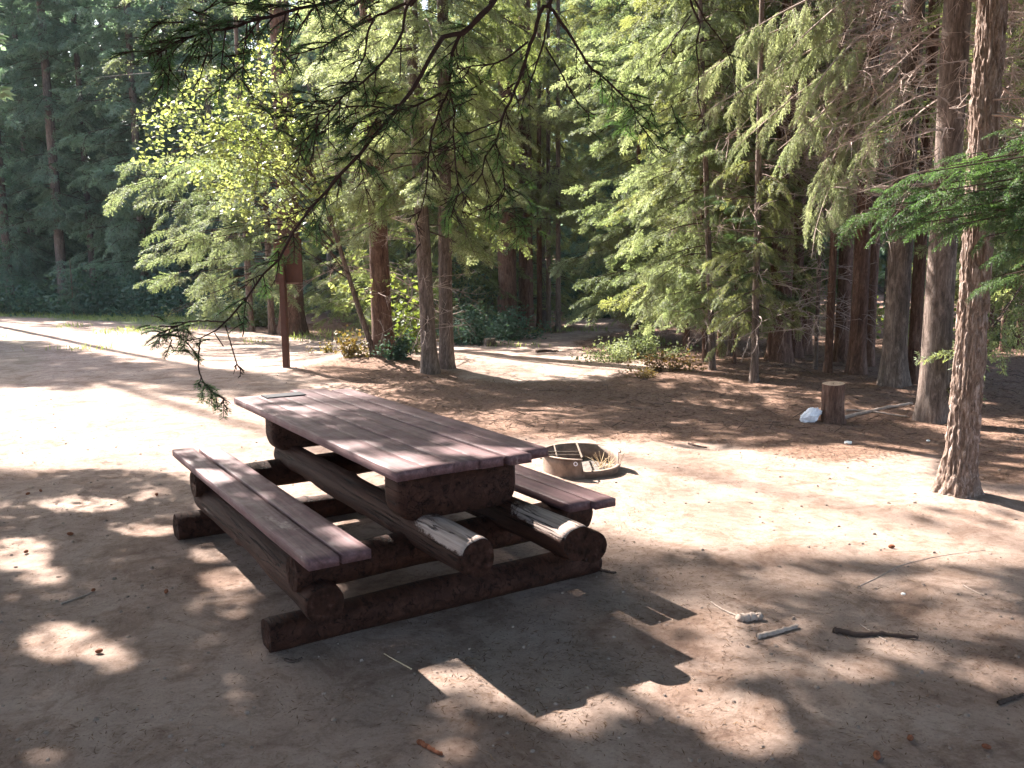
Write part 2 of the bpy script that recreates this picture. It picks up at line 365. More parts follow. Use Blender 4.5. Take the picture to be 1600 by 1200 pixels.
FR = {'hi': [make_frond(k, .028, .017, .042, .013, .30) for k in range(4)],
      'mid': [make_frond(10+k, .036, .022, .055, .014, .32) for k in range(4)],
      'far': [make_frond(20+k, .052, .036, .10, .021, .34) for k in range(3)],
      'far2': [make_frond(40+k, .075, .065, .15, .05, .36) for k in range(3)],
      'lo': [make_frond(30+k, .11, .10, .22, .085, .36) for k in range(3)]}
def rotm(az, pitch, roll):
    ca, sa, cp, sp, cr, sr = math.cos(az), math.sin(az), math.cos(pitch), math.sin(pitch), math.cos(roll), math.sin(roll)
    Rz = np.array([[ca, -sa, 0], [sa, ca, 0], [0, 0, 1]]); Ry = np.array([[cp, 0, -sp], [0, 1, 0], [sp, 0, cp]]); Rx = np.array([[1, 0, 0], [0, cr, -sr], [0, sr, cr]])
    return Rz@Ry@Rx
class Crown:
    def __init__(s, seed, at=None, cull=.85): s.F = []; s.W = []; s.r = np.random.default_rng(seed); s.at = at; s.cull = cull
    def frond(s, lod, pos, az, pitch, roll, L, wid=1.0, thick=1.0):
        if s.at is not None and s.r.random() < s.cull and not keep_shadow(np.array([np.asarray(pos, float)+s.at]), False)[0]: return
        f, wd = FR[lod][s.r.integers(len(FR[lod]))]; m = rotm(az, pitch, roll)
        sc = np.array([L, L*wid, L])
        s.F.append((f*sc)@m.T+pos); s.W.append((wd*np.array([L, L*wid, L]))@m.T+pos)
    def bough(s, lod, z, az, L, pitch=0, x0=0., sub=3, bare=.25, sag=.25, wr=.012):
        """a limb from the trunk with side fronds"""
        r = s.r; n = 6; t = np.linspace(0, 1, n); ca, sa = math.cos(az), math.sin(az)
        rad = x0+L*t*math.cos(pitch); zz = z+L*t*math.sin(pitch)-sag*L*t**2+.12*sag*L*t**4
        bend = .08*L*t**2*r.normal()
        P = np.stack([rad*ca-bend*sa, rad*sa+bend*ca, zz], 1); s.W.append(tube_quads(P, wr*(.5+L*.35), .004))
        def at(u): i = min(n-2, int(u*(n-1))); f = u*(n-1)-i; return P[i]*(1-f)+P[i+1]*f
        endp = math.atan2(P[-1, 2]-P[-2, 2], math.hypot(*(P[-1]-P[-2])[:2]))
        s.frond(lod, at(.72), az+r.normal()*.1, endp*.8, r.normal()*.35, min(.75, L*r.uniform(.28, .38)), r.uniform(.8, 1.1))
        for k in range(sub):
            u = bare+(1-bare)*(k+r.uniform(.1, .9))/sub; sd = 1 if (k+int(z*7)) % 2 else -1
            s.frond(lod, at(min(u, .97)), az+sd*r.uniform(.5, 1.1), -r.uniform(-.1, .8), r.normal()*.5, min(.85, (.12+L*r.uniform(.13, .25))*(1.35-.5*u)), r.uniform(.8, 1.15))
    def mesh(s, name, fol, wood=None, carve=None, zmin=0.):
        F = np.concatenate(s.F); Wd = np.concatenate(s.W)
        if carve is not None:           # keep the openings above the sunlit patches really open
            def ok(Q):
                c = Q.mean(1)+np.asarray(carve, float); sx, sy = shade_hit(c); bad = inpoly(sx, sy, SUN1) | inpoly(sx, sy, SUN2) | spot_hit(sx, sy, .9) | ~trunk_clear(c, .35) | ((c[:, 2] > 5.5) & ~clear_of_lit(c, LV2))
                return ~(bad & (c[:, 2] > zmin)) | (s.r.random(len(Q)) < .05)
            F = F[ok(F)]; Wd = Wd[ok(Wd)]
        return mesh_quads(name, np.concatenate([F, Wd]), [fol, wood or M['limb']], np.r_[np.zeros(len(F)), np.ones(len(Wd))])
def conifer_crown(seed, name, fol, z0, z1, R0, R1, lod, per_m, sub=3, pitch0=.05, sag=.3, bare=.2, lowbare=0, azr=None, gaps=.0, at=None):
    c = Crown(seed, at); z = z0
    while z < z1:
        t = (z-z0)/max(z1-z0, .1); Rr = R0+(R1-R0)*t
        if n2(z, seed, .9, seed) > gaps:
            az = c.r.uniform(0, 2*math.pi) if azr is None else c.r.uniform(*azr)
            c.bough(lod, z, az, Rr*c.r.uniform(.65, 1.15), c.r.normal(pitch0, .12), .05, sub, bare, sag*c.r.uniform(.6, 1.4))
        z += c.r.exponential(1/per_m)
    return c.mesh(name, fol, carve=at, zmin=2.7)
def dead_quads(seed, z0, z1, n, L, azr=(0, 2*math.pi), curl=1.0, fine=5, th=.010):
    r = np.random.default_rng(seed); Q = []
    for i in range(n):
        z = r.uniform(z0, z1); az = r.uniform(*azr); l = L*r.uniform(.45, 1.15); m = 9; t = np.linspace(0, 1, m)
        p = r.normal(.05, .22); sag = r.uniform(.15, .7)*curl; tw = r.normal()*.5
        a = az+tw*t; rad = .06+l*t
        P = np.stack([rad*np.cos(a), rad*np.sin(a), z+l*(p*t-sag*t**2+.55*sag*t**4)], 1)
        Q.append(tube_quads(P, th*r.uniform(.6, 1.2), .002))
        for k in range(fine):
            u = r.uniform(.25, .95); j = min(m-2, int(u*(m-1))); f = u*(m-1)-j; b = P[j]*(1-f)+P[j+1]*f
            ll = l*r.uniform(.15, .42); d = norm(P[j+1]-P[j]+r.normal(0, .9, 3)*np.linalg.norm(P[j+1]-P[j])); tt = np.linspace(0, 1, 6)
            c = norm(r.normal(0, 1, 3)+np.array([0, 0, .4]))*r.uniform(.1, .5)
            S = b+d*ll*tt[:, None]+c*ll*(tt**2)[:, None]+np.array([0, 0, -.25])*ll*(tt**1.5)[:, None]
            Q.append(tube_quads(S, .0045, .0012))
            for q in range(3):
                v = r.integers(1, 5); d2 = norm(d+r.normal(0, .8, 3)); l2 = ll*r.uniform(.25, .5)
                S2 = S[v]+d2*l2*np.linspace(0, 1, 4)[:, None]+np.array([0, 0, r.normal()*.3])*l2*(np.linspace(0, 1, 4)**2)[:, None]
                Q.append(tube_quads(S2, .0028, .001))
    return np.concatenate(Q)
def trunk_mesh(name, h, r0, r1, mat_, lean=(0, 0), curve=(0, 0), seed=0, nu=20, flare=.35, rough=.05, rings=None, bend=None):
    rings = rings or max(14, int(h*5)); t = np.linspace(0, 1, rings)**1.15; z = -.15+t*(h+.15)
    th = np.linspace(0, 2*math.pi, nu, endpoint=False)
    zz = np.maximum(z, 0)
    rad = (r0+(r1-r0)*t)*(1+flare*np.exp(-zz/(r0*1.6+.02)))
    TH, Z = np.meshgrid(th, z); RR = rad[:, None]*np.ones(nu)
    P0 = np.stack([np.cos(TH)*2.3+seed, np.sin(TH)*2.3, Z*1.5], -1)
    RR = RR*(1+rough*2*(vnoise(P0, seed)-.5)+rough*1.6*(vnoise(np.stack([np.cos(TH)*5, np.sin(TH)*5, Z*2.2], -1)+9, seed+3)-.5))
    lob = np.cos(TH*5+seed)*.14*np.exp(-np.maximum(Z, 0)/(r0*1.4+.02)); RR = RR*(1+lob)
    cx = lean[0]*zz/h+curve[0]*np.sin(math.pi*zz/h); cy = lean[1]*zz/h+curve[1]*np.sin(math.pi*zz/h)
    P = np.stack([np.cos(TH)*RR+cx[:, None], np.sin(TH)*RR+cy[:, None], Z], -1)
    return mesh_grid(name, P, [mat_], True, True, True)

# ------------------------------------------------------------------ the setting: ground
def graded(a, b, n, p): 
    t = np.linspace(-1, 1, n); s = np.sign(t)*np.abs(t)**p
    return a+(b-a)*(s+1)/2
gx = graded(-150, 150, 560, 2.4); gy_ = np.concatenate([-40+38*np.linspace(0, 1, 25)[:-1], -2+160*np.linspace(0, 1, 640)**2.0])
GX, GY = np.meshgrid(gx, gy_); GZ = ground_h(GX, GY)
gme = mesh_grid('ground', np.stack([GX, GY, GZ], -1), [M['ground']])
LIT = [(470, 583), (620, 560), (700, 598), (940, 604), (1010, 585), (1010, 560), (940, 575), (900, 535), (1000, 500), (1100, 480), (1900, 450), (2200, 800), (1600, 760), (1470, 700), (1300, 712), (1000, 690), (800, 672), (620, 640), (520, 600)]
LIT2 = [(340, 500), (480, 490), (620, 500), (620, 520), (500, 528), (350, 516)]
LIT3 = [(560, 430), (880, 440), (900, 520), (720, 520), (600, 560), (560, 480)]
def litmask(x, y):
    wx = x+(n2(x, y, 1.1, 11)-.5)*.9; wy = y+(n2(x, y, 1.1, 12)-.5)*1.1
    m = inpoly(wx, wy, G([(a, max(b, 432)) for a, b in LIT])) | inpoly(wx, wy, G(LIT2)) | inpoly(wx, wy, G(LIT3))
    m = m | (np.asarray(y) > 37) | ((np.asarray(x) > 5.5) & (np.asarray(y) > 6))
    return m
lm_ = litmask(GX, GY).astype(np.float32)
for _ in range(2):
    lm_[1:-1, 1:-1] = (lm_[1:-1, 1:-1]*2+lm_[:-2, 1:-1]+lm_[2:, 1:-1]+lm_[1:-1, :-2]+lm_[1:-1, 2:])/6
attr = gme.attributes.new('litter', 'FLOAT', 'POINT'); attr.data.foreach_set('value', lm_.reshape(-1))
GRASS = [gp(-300, 476), gp(0, 480), gp(200, 486), gp(360, 498), gp(380, 515), gp(240, 508), gp(60, 497), gp(-300, 488)]
gm = inpoly(GX+(n2(GX, GY, .8, 21)-.5)*2, GY+(n2(GX, GY, .8, 22)-.5)*2, GRASS) & (n2(GX, GY, .5, 23) > .25)
tr_ = (np.abs((GX+9.2)-(-(GY-15.5)*.55)) < .5) & (GY > 12) & (GY < 24)
gm = gm*1.0 + tr_*.35*(n2(GX, GY, 2, 4))
attr = gme.attributes.new('grassy', 'FLOAT', 'POINT'); attr.data.foreach_set('value', gm.astype(np.float32).reshape(-1))
tag(link('ground', gme), 'pinkish tan packed dirt of the forest clearing', 'ground', kind='structure')

# ------------------------------------------------------------------ trees
CR = {}
def crown_lib():
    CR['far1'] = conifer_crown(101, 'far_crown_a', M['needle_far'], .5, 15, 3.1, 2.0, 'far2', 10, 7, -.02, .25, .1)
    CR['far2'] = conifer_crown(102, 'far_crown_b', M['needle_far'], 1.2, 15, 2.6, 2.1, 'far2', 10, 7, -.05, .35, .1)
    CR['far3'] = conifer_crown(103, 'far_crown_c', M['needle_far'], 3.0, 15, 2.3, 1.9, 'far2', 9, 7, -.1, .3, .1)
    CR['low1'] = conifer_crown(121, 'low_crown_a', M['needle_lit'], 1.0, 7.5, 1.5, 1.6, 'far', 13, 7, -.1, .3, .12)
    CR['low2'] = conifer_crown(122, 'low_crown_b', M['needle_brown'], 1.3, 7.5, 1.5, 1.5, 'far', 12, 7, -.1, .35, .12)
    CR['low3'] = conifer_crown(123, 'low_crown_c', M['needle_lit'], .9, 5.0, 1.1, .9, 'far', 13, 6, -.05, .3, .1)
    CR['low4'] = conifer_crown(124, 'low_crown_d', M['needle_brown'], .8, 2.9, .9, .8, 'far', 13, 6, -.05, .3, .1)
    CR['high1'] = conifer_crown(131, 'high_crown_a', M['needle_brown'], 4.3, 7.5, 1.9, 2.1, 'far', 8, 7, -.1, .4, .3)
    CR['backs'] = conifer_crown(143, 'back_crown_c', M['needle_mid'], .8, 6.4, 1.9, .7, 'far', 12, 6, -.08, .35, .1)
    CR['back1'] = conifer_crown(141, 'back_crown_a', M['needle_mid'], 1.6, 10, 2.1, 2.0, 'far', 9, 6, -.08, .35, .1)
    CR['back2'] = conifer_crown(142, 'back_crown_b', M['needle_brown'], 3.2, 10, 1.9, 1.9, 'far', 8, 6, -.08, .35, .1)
crown_lib()
DEAD = {}
DEAD['thin'] = mesh_quads('dead_twigs_thin', dead_quads(1, .6, 4.0, 40, .8, fine=4, th=.007), [M['twig']])
DEAD['tangle1'] = mesh_quads('dead_twigs_a', dead_quads(2, 2.1, 5.5, 120, 1.35, fine=7, th=.009), [M['twig']])
DEAD['tangle2'] = mesh_quads('dead_twigs_b', dead_quads(3, 2.3, 5.5, 100, 1.2, fine=7, th=.009), [M['twig']])
DEAD['mid'] = mesh_quads('dead_twigs_c', dead_quads(4, 1.0, 6.0, 60, 1.3, fine=5, th=.010), [M['twig']])

SUNV = np.array([-SHX*math.cos(R(SUN_EL)), -SHY*math.cos(R(SUN_EL)), math.sin(R(SUN_EL))])
LITVOL = [((3.6, 11, 3.3), 2.0), ((2.2, 13.5, 2.0), 2.0), ((-6, 18.5, 3.5), 2.6), ((-6.0, 19, 6), 2.6), ((-1.6, 13.6, 3.5), 2.3), ((-1.6, 13.6, 5.5), 2.3), ((-4.5, 13.2, 4), 1.6), ((3.2, 5.8, 2.0), 1.2), ((1.5, 16, 3), 2.0), ((3, 17, 4), 2.5), ((0, 18, 4), 2.2), ((-12, 33, 9), 4), ((-17, 33, 7), 4)]
LV2 = [((3.6, 11, 3.6), 1.5), ((2.2, 13.5, 2.2), 1.4), ((4.4, 10.6, 3.0), 1.0)]
def clear_of_lit(P, vols=None):
    P = np.asarray(P, float); ok = np.ones(P.shape[:-1], bool)
    for c, rad in (vols or LITVOL):
        v = P-np.array(c); t = (v*SUNV).sum(-1); d = np.linalg.norm(v-t[..., None]*SUNV, axis=-1)
        ok &= ~((d < rad) & (t > rad*.9))
    return ok
TSPOTS = []
for zz_, rad_, pts_ in [(.76, .055, [(520, 668), (560, 655), (620, 690), (700, 660), (800, 700), (470, 650), (600, 640), (680, 702), (830, 705), (750, 685)]),
                        (.46, .06, [(400, 735), (440, 752), (520, 830), (548, 845), (350, 715), (850, 760), (900, 775)]), (.53, .13, [(670, 815), (700, 828), (735, 842), (830, 800), (860, 812), (885, 822)])]:
    for q in pts_:
        g_ = gp(q[0], q[1], zz_); TSPOTS.append((g_[0]+SHX*SHL*zz_, g_[1]+SHY*SHL*zz_, rad_))
def spot_hit(x, y, k=1.0):
    X, Y = topx(np.stack([x, y, np.zeros_like(x)], -1)); m = np.zeros(np.shape(x), bool)
    for sx, sy, a, b in SPOTS: m |= ((X-sx)/(a*1.3*k))**2+((Y-sy)/(b*1.5*k))**2 < 1.0
    for sx, sy, rd in TSPOTS: m |= (x-sx)**2+(y-sy)**2 < (rd*1.35*k)**2
    return m
def trunk_clear(P, rad=.62):
    ok = np.ones(P.shape[:-1], bool)
    for zc in (.3, .8, 1.3, 1.8, 2.3, 2.8, 3.3):
        v = P-np.array([3.1+.022*zc, 5.72, zc]); t = (v*SUNV).sum(-1); ok &= ~((np.linalg.norm(v-t[..., None]*SUNV, axis=-1) < rad) & (t > .4))
    return ok
def keep_shadow(P, vol=True):
    """False where the shadow would fall in one of the sunlit openings"""
    sx, sy = shade_hit(P)
    return ~(inpoly(sx, sy, SUN1) | inpoly(sx, sy, SUN2) | spot_hit(sx, sy)) & (clear_of_lit(P) if vol else True) & trunk_clear(P)
def in_frame(P, m=60):
    x, y = topx(P); return (x > -m) & (x < 1600+m) & (y > -m) & (y < 1200) & (P[..., 1] > 0)
def upper_crown(tree, T, z0, z1, R0, R1, per_m, seed, fol):
    c = Crown(seed); z = z0; r = c.r
    while z < z1:
        t = (z-z0)/(z1-z0); Rr = (R0+(R1-R0)*t)*r.uniform(.6, 1.1); az = r.uniform(0, 2*math.pi)
        for u in (.45, .8):
            p = np.array([Rr*u*math.cos(az), Rr*u*math.sin(az), z-.12*Rr*u]); Wp = p+np.array([T[0], T[1], T[2]])
            k = keep_shadow(np.array([Wp]))[0]
            if (k or r.random() < .03):
                c.frond('lo', p, az+r.normal()*.7, -.2, r.normal()*.5, Rr*r.uniform(.5, .75))
        c.W.append(tube_quads(np.array([[0, 0, z], [Rr*.8*math.cos(az), Rr*.8*math.sin(az), z-.1*Rr]]), .02, .006))
        z += r.exponential(1/per_m)
    if not c.F: return None
    o = link('upper_crown', c.mesh('upper_crown', fol, carve=T), tree); return o

TREES = []
def tree(label, cat, T, r0, H=20, crown=None, fol='needle_mid', dead=None, bark='bark_grey', rot=0, cs=1.0, name='conifer_tree', group='conifers standing around the clearing',
         lean=(0, 0), curve=(0, 0), upper=(9, 1.9), nu=18, umat=None, seed=None, rtop=.35, flare=.35, dz=0, upper_n=7.0, crown_off=0):
    global _ts
    seed = seed if seed is not None else len(TREES)*7+3
    z = gh(*T)
    e = empty(name, (T[0], T[1], z), 0, label, cat, group)
    r0 = r0*.86
    link('trunk', trunk_mesh('trunk', H, r0, r0*rtop, M[bark], lean, curve, seed, nu, flare), e)
    if callable(crown):
        link('crown', crown(np.array([T[0], T[1], z])), e)
    elif crown:
        c = link('crown', CR[crown], e); c.rotation_euler = (0, 0, rot); c.scale = (cs, cs, 1); c.location = (lean[0]*.2, lean[1]*.2, crown_off)
    if dead:
        c = link('dead_branches', DEAD[dead], e); c.rotation_euler = (0, 0, rot*1.7); c.location = (lean[0]*.15, lean[1]*.15, dz)
    if upper and H > upper[0]+1:
        upper_crown(e, (T[0], T[1], z), upper[0], H+.4, upper[1], .4, upper_n, seed+500, M[umat or 'needle_far'])
    TREES.append(e)
    return e

far = 'tall dark conifers across the far left of the clearing'
# far left row, about 30-40 m away
for (px, dist, r0, cr, lb, cs) in [
    (-50, 41, .22, 'far1', 'dark spruce at the extreme left edge of the far forest wall', 1.0),
    (22, 36, .20, 'far2', 'blue green spruce left of the straight bare stemmed conifer on the far side', 1.0),
    (104, 35, .24, 'far3', 'tall conifer whose straight dark stem shows from ground to top at far left', 1.0),
    (62, 41, .2, 'far1', 'paler spruce showing behind the gap left of the dark straight stem', 1.1),
    (152, 36, .16, 'far3', 'slim conifer with thin pale stem, next right of the dark straight stem', .9),
    (192, 39, .2, 'far2', 'spruce filling the shade between two thin stems of the far left wall', 1.0),
    (232, 34, .2, 'far1', 'dark spruce sweeping to the ground left of the sunlit fir boughs', 1.0),
    (286, 35, .2, 'far2', 'dark spruce half covered by the sunlit fir boughs', 1.05),
    (345, 34, .22, 'far1', 'dark spruce seen below the sunlit fir boughs left of the sign', 1.0),
    (400, 38, .22, 'far2', 'dark spruce far behind the pale shrubs left of the sign', 1.0)]:
    x = (px-800)/CAM_F*dist
    tree(lb, 'conifer', (x, dist), r0, 26+3*math.sin(px), cr, bark='bark_far', rot=px*.37, cs=cs, group=far, upper=(15, 2.2), upper_n=5)

# big fir behind the sign whose boughs hang lit to the left
def fir_boughs():
    c = Crown(77, np.array([B[0], B[1], 0.]), .6); r = c.r; z = .9
    while z < 10:
        Rr = 3.7-.03*z
        for k in range(2):
            az = r.uniform(R(172), R(285)) if k == 0 else r.uniform(R(150), R(290))
            L = Rr*r.uniform(.75, 1.1)*(1 if k == 0 else .6)
            if z < 1.9 and math.cos(az) > .3: continue
            c.bough('mid' if z < 8 else 'far', z+.5, az, L, r.normal(.0, .08), .15, 11, .3, .18)
        z += r.uniform(.10, .22)
    return c.mesh('fir_crown', M['needle_lit'], carve=(B[0], B[1], 0.), zmin=4.0)
B = pd(457, 505, 21.0)[:2]
B = (float(B[0]), float(B[1]))
e = tree('large sunlit fir standing behind the brown sign, boughs sweeping left', 'fir', B, .33, 24, None, bark='bark_red', group=None, upper=(10, 2.4), upper_n=4, name='fir_tree', nu=26)
link('crown', fir_boughs(), e)
tree('slim pale lit stem close against the left of the red brown trunk behind the sign', 'conifer', (B[0]-.55, B[1]+.1), .10, 9, None, bark='bark_grey', rot=1, cs=.6, upper=None)

F2 = gp(392, 519)
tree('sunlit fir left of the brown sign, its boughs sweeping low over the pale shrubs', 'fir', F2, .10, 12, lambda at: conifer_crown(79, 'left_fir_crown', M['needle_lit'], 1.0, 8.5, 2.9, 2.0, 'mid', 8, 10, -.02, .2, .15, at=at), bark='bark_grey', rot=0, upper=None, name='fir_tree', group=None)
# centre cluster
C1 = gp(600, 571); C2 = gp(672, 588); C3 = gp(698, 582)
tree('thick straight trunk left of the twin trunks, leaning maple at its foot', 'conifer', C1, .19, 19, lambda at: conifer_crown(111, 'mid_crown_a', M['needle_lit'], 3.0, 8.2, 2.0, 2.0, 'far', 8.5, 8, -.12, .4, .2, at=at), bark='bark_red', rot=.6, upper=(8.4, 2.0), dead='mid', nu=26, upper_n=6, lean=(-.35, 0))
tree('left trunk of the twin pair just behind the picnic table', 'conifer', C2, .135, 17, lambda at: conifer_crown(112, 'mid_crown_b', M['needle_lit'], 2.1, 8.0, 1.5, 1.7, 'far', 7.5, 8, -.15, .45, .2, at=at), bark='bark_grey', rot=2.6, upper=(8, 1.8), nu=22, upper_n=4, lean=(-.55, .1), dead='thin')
tree('right trunk of the twin pair just behind the picnic table', 'conifer', C3, .125, 16, lambda at: conifer_crown(113, 'mid_crown_c', M['needle_mid'], 2.3, 8.0, 1.4, 1.6, 'far', 7.5, 8, -.15, .45, .2, at=at), bark='bark_grey', rot=4.4, upper=(8, 1.8), nu=22, upper_n=4, lean=(.1, 0), cs=.9)

# trunks left of the path
for i, (px, by, r0, cr, lb, H) in enumerate([
    (793, 521, .27, 'back2', 'broad dark trunk, leftmost of the cluster left of the path opening', 20),
    (822, 518, .22, 'back2', 'dark trunk overlapping the right side of the broad trunk left of the path', 20),
    (843, 517, .085, None, 'thin trunk between the broad dark trunk and the two slim trunks at the path', 14),
    (857, 517, .075, None, 'slim dark trunk next to the outermost trunk left of the path opening', 14),
    (872, 518, .08, 'back2', 'slim paler trunk standing outermost at the left edge of the path opening', 14)]):
    tree(lb, 'conifer', gp(px, by), r0, H, cr, bark='bark_red' if i < 3 else 'bark_grey', rot=i*1.3+.4, upper=(12, 1.8) if cr else None, name='conifer_tree', cs=.9)
for i, (px, d, r0, cr, lb) in enumerate([
    (520, 27, .15, 'backs', 'green conifer behind the leaning maple stem'),
    (500, 31, .2, 'far1', 'dense dark spruce right of the sign in the deep shade'),
    (560, 24, .09, 'backs', 'olive conifer crown showing between the leaning stem and the thick trunk'),
    (640, 25, .09, 'backs', 'conifer behind the yellow green sapling'),
    (650, 32, .2, 'far2', 'dark spruce filling the gap behind the sapling and twin trunks'),
    (735, 26, .10, 'backs', 'conifer behind the blue green shrubs right of the twin trunks'),
    (760, 31, .2, 'far1', 'dark spruce behind the broad trunk cluster'),
    (690, 21.5, .08, 'backs', 'slim green conifer between the twin trunks and the broad dark trunk'),
    (770, 22.5, .08, 'backs', 'green conifer directly behind the broad dark trunk'),
    (850, 23.0, .08, 'backs', 'green conifer behind the slim trunks at the path'),
    (590, 20.5, .07, 'backs', 'small conifer close behind the thick straight trunk'),
    (925, 33, .2, 'far1', 'shaded spruce closing the far end of the path'),
    (905, 40, .2, 'far2', 'dark spruce furthest down the path')]):
    tree(lb, 'conifer', ((px-800)/CAM_F*d, d), r0, 20 if cr[0] == 'f' else 6.5, cr, bark='bark_far', rot=i*2.1+.7, upper=None if cr[0] == 'b' else (15, 1.8), cs=1.0, upper_n=5)

# young lit spruces right of the path
for i, (px, by, r0, cr, lb, H, ln, cs, dd) in enumerate([
    (994, 531, .07, 'low1', 'lit spruce with boughs nearest the path on its right side', 10, (0, 0), 1.15, None),
    (1014, 532, .14, 'low2', 'spruce with short dark trunk behind the low pale shrubs', 13, (0, 0), 1.1, None),
    (1101, 577, .045, 'low1', 'thin leaning stem, left one of a close pair in the litter', 9, (-.35, .1), .75, None),
    (1113, 590, .055, 'low3', 'thin leaning stem, right one of a close pair in the litter', 9, (-.5, .1), .8, 'thin'),
    (1147, 581, .03, 'low3', 'very thin straight stem between the leaning pair and the single slim trunk', 6, (0, 0), .8, 'thin'),
    (1178, 607, .060, 'low4', 'single slim trunk standing nearest the camera in front of the dark thicket', 8.5, (-.1, 0), .75, 'thin'),
    (1124, 566, .06, 'low2', 'slim spruce just behind the leaning pair of stems', 10, (.1, 0), 1.1, None),
    (1142, 564, .07, 'low2', 'spruce with pale lit stem base behind the thin straight stem', 11, (0, 0), 1.0, 'thin'),
    (1072, 548, .08, 'low1', 'bushy lit spruce deep behind the leaning stems', 12, (0, 0), 1.3, None)]):
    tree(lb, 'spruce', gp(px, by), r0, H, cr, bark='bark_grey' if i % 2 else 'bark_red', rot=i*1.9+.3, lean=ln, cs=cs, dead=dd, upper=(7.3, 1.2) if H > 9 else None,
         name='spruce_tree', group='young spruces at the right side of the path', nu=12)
# the dark trunks of the right hand stand
RS = 'trunks of the dark stand at right'
specs = [
    (1216, 576, .20, 18, 'back2', 'tangle1', 'bark_red', 'dark broad trunk, leftmost big one of the right hand stand'),
    (1238, 566, .15, 18, None, None, 'bark_red', 'dark trunk touching the right side of the leftmost big trunk of the stand'),
    (1256, 556, .14, 17, 'back1', None, 'bark_red', 'dark trunk with bare twigs, left of the thin pale pole stems'),
    (1273, 592, .035, 9, None, 'thin', 'bark_grey', 'thin pale pole stem directly behind the white bag'),
    (1293, 598, .065, 12, None, 'thin', 'bark_red', 'slim reddish stem rising behind the cut stump'),
    (1314, 574, .13, 16, 'high1', None, 'bark_red', 'dark shaded trunk between the slim reddish stem and the sun edged trunk'),
    (1337, 600, .13, 17, None, 'tangle2', 'bark_red', 'trunk edged with sunlight on its left side behind the stump'),
    (1357, 582, .085, 15, None, None, 'bark_red', 'dark trunk hidden close behind the sun edged trunk'),
    (1394, 615, .17, 19, None, 'tangle1', 'bark_grey', 'thick grey brown trunk left of the broad trunk at right'),
    (1425, 612, .09, 18, None, None, 'bark_red', 'dark trunk squeezed between the two thick trunks at right'),
    (1456, 658, .165, 18, None, 'tangle2', 'bark_grey', 'broad pale mottled trunk directly left of the leaning foreground trunk'),
    (1545, 556, .05, 12, 'low2', 'thin', 'bark_red', 'thin dark stem just right of the foreground trunk, in the back'),
    (1566, 552, .06, 12, 'back1', None, 'bark_red', 'dark stem second to the right behind the foreground trunk'),
    (1592, 545, .08, 14, 'back2', 'thin', 'bark_red', 'dark stem at the right edge of the picture'),
    (1668, 640, .12, 16, 'back1', 'tangle2', 'bark_red', 'trunk with curling dead branches reaching in at the right edge')]
for i, (px, by, r0, H, cr, dd, bk, lb) in enumerate(specs):
    tree(lb, 'conifer', gp(px, by), r0, H, cr, bark=bk, rot=i*1.3+2.2, dead=dd, upper=(8.5 if cr != 'back1' and cr != 'back2' else 12, 1.8) if cr else None, group=RS, nu=22, cs=.95, upper_n=5)
for i, (px, d, r0, cr, lb) in enumerate([
    (980, 27, .14, 'back1', 'green conifer at the far right side of the path bend'),
    (1050, 24, .14, 'back1', 'conifer behind the lit young spruces'),
    (1120, 29, .18, 'far2', 'dark spruce far behind the leaning pair of stems'),
    (1190, 22, .13, 'back2', 'olive conifer behind the single slim trunk'),
    (1270, 27, .17, 'back2', 'conifer deep behind the pole stems'),
    (1330, 31, .18, 'far3', 'dark conifer deep behind the sun edged trunk'),
    (1385, 24, .11, 'back2', 'conifer in the dusk left behind the thick grey brown trunk'),
    (1475, 27, .16, 'far2', 'dark spruce between the broad mottled trunk and the foreground trunk'),
    (1540, 22, .09, 'back1', 'green conifer in the back right of the foreground trunk'),
    (1590, 30, .18, 'far2', 'dark spruce deep at the right edge'),
    (1660, 24, .15, 'back1', 'bushy conifer just beyond the right edge')]):
    tree(lb, 'conifer', ((px-800)/CAM_F*d, d), r0, 18, cr, bark='bark_far', rot=i*2.7+.2, upper=(12, 1.8), group='conifers deep in the right hand forest', upper_n=4)

# near right trunk with scaly bark, modelled in relief
def scaly_trunk():
    nu, nv = 150, 520; th = np.linspace(0, 2*math.pi, nu, endpoint=False); z = np.linspace(-.15, 7.0, nv)
    TH, Z = np.meshgrid(th, z); zz = np.maximum(Z, 0)
    rad = .086-.002*zz+.055*np.exp(-zz/.13)+.016*np.exp(-zz/.6)
    rad = rad*(1+.25*np.maximum(0, np.cos(TH*4+1.2))*np.exp(-zz/.13))
    c, s = np.cos(TH), np.sin(TH)
    p = np.stack([c*4.2, s*4.2, Z*9], -1); n1 = vnoise(p, 3); p2 = np.stack([c*9, s*9, Z*19], -1)+7; nn2 = vnoise(p2, 4); n3 = vnoise(np.stack([c*18, s*18, Z*44], -1)+3, 5)
    rel = np.abs(n1-.5)*2; sc = (np.minimum(1, rel*2.6)-.6)*.013+np.where(nn2 > .58, .008, 0)*np.clip((nn2-.58)*14, 0, 1)+(n3-.5)*.007
    big = (vnoise(np.stack([c*1.2, s*1.2, Z*2.2], -1)+20, 8)-.5)*.022
    rad = rad+sc+big
    cx = .018*zz+.02*np.sin(zz*1.1); cy = .02*zz
    P = np.stack([c*rad+cx, s*rad+cy, Z], -1)
    return mesh_grid('trunk', P, [M['bark_scaly']], True, True, True)
T0 = gp(1494, 776)
e = empty('conifer_tree', (T0[0], T0[1], gh(*T0)-.04), 0, 'nearest tree at right with scaly bark sunlit down its left side', 'conifer')
link('trunk', scaly_trunk(), e)
tu = link('upper_trunk', trunk_mesh('upper_trunk', 9, .08, .03, M['bark_scaly'], flare=0), e); tu.location = (.018*6.9+.02, .02*6.9, 6.85)
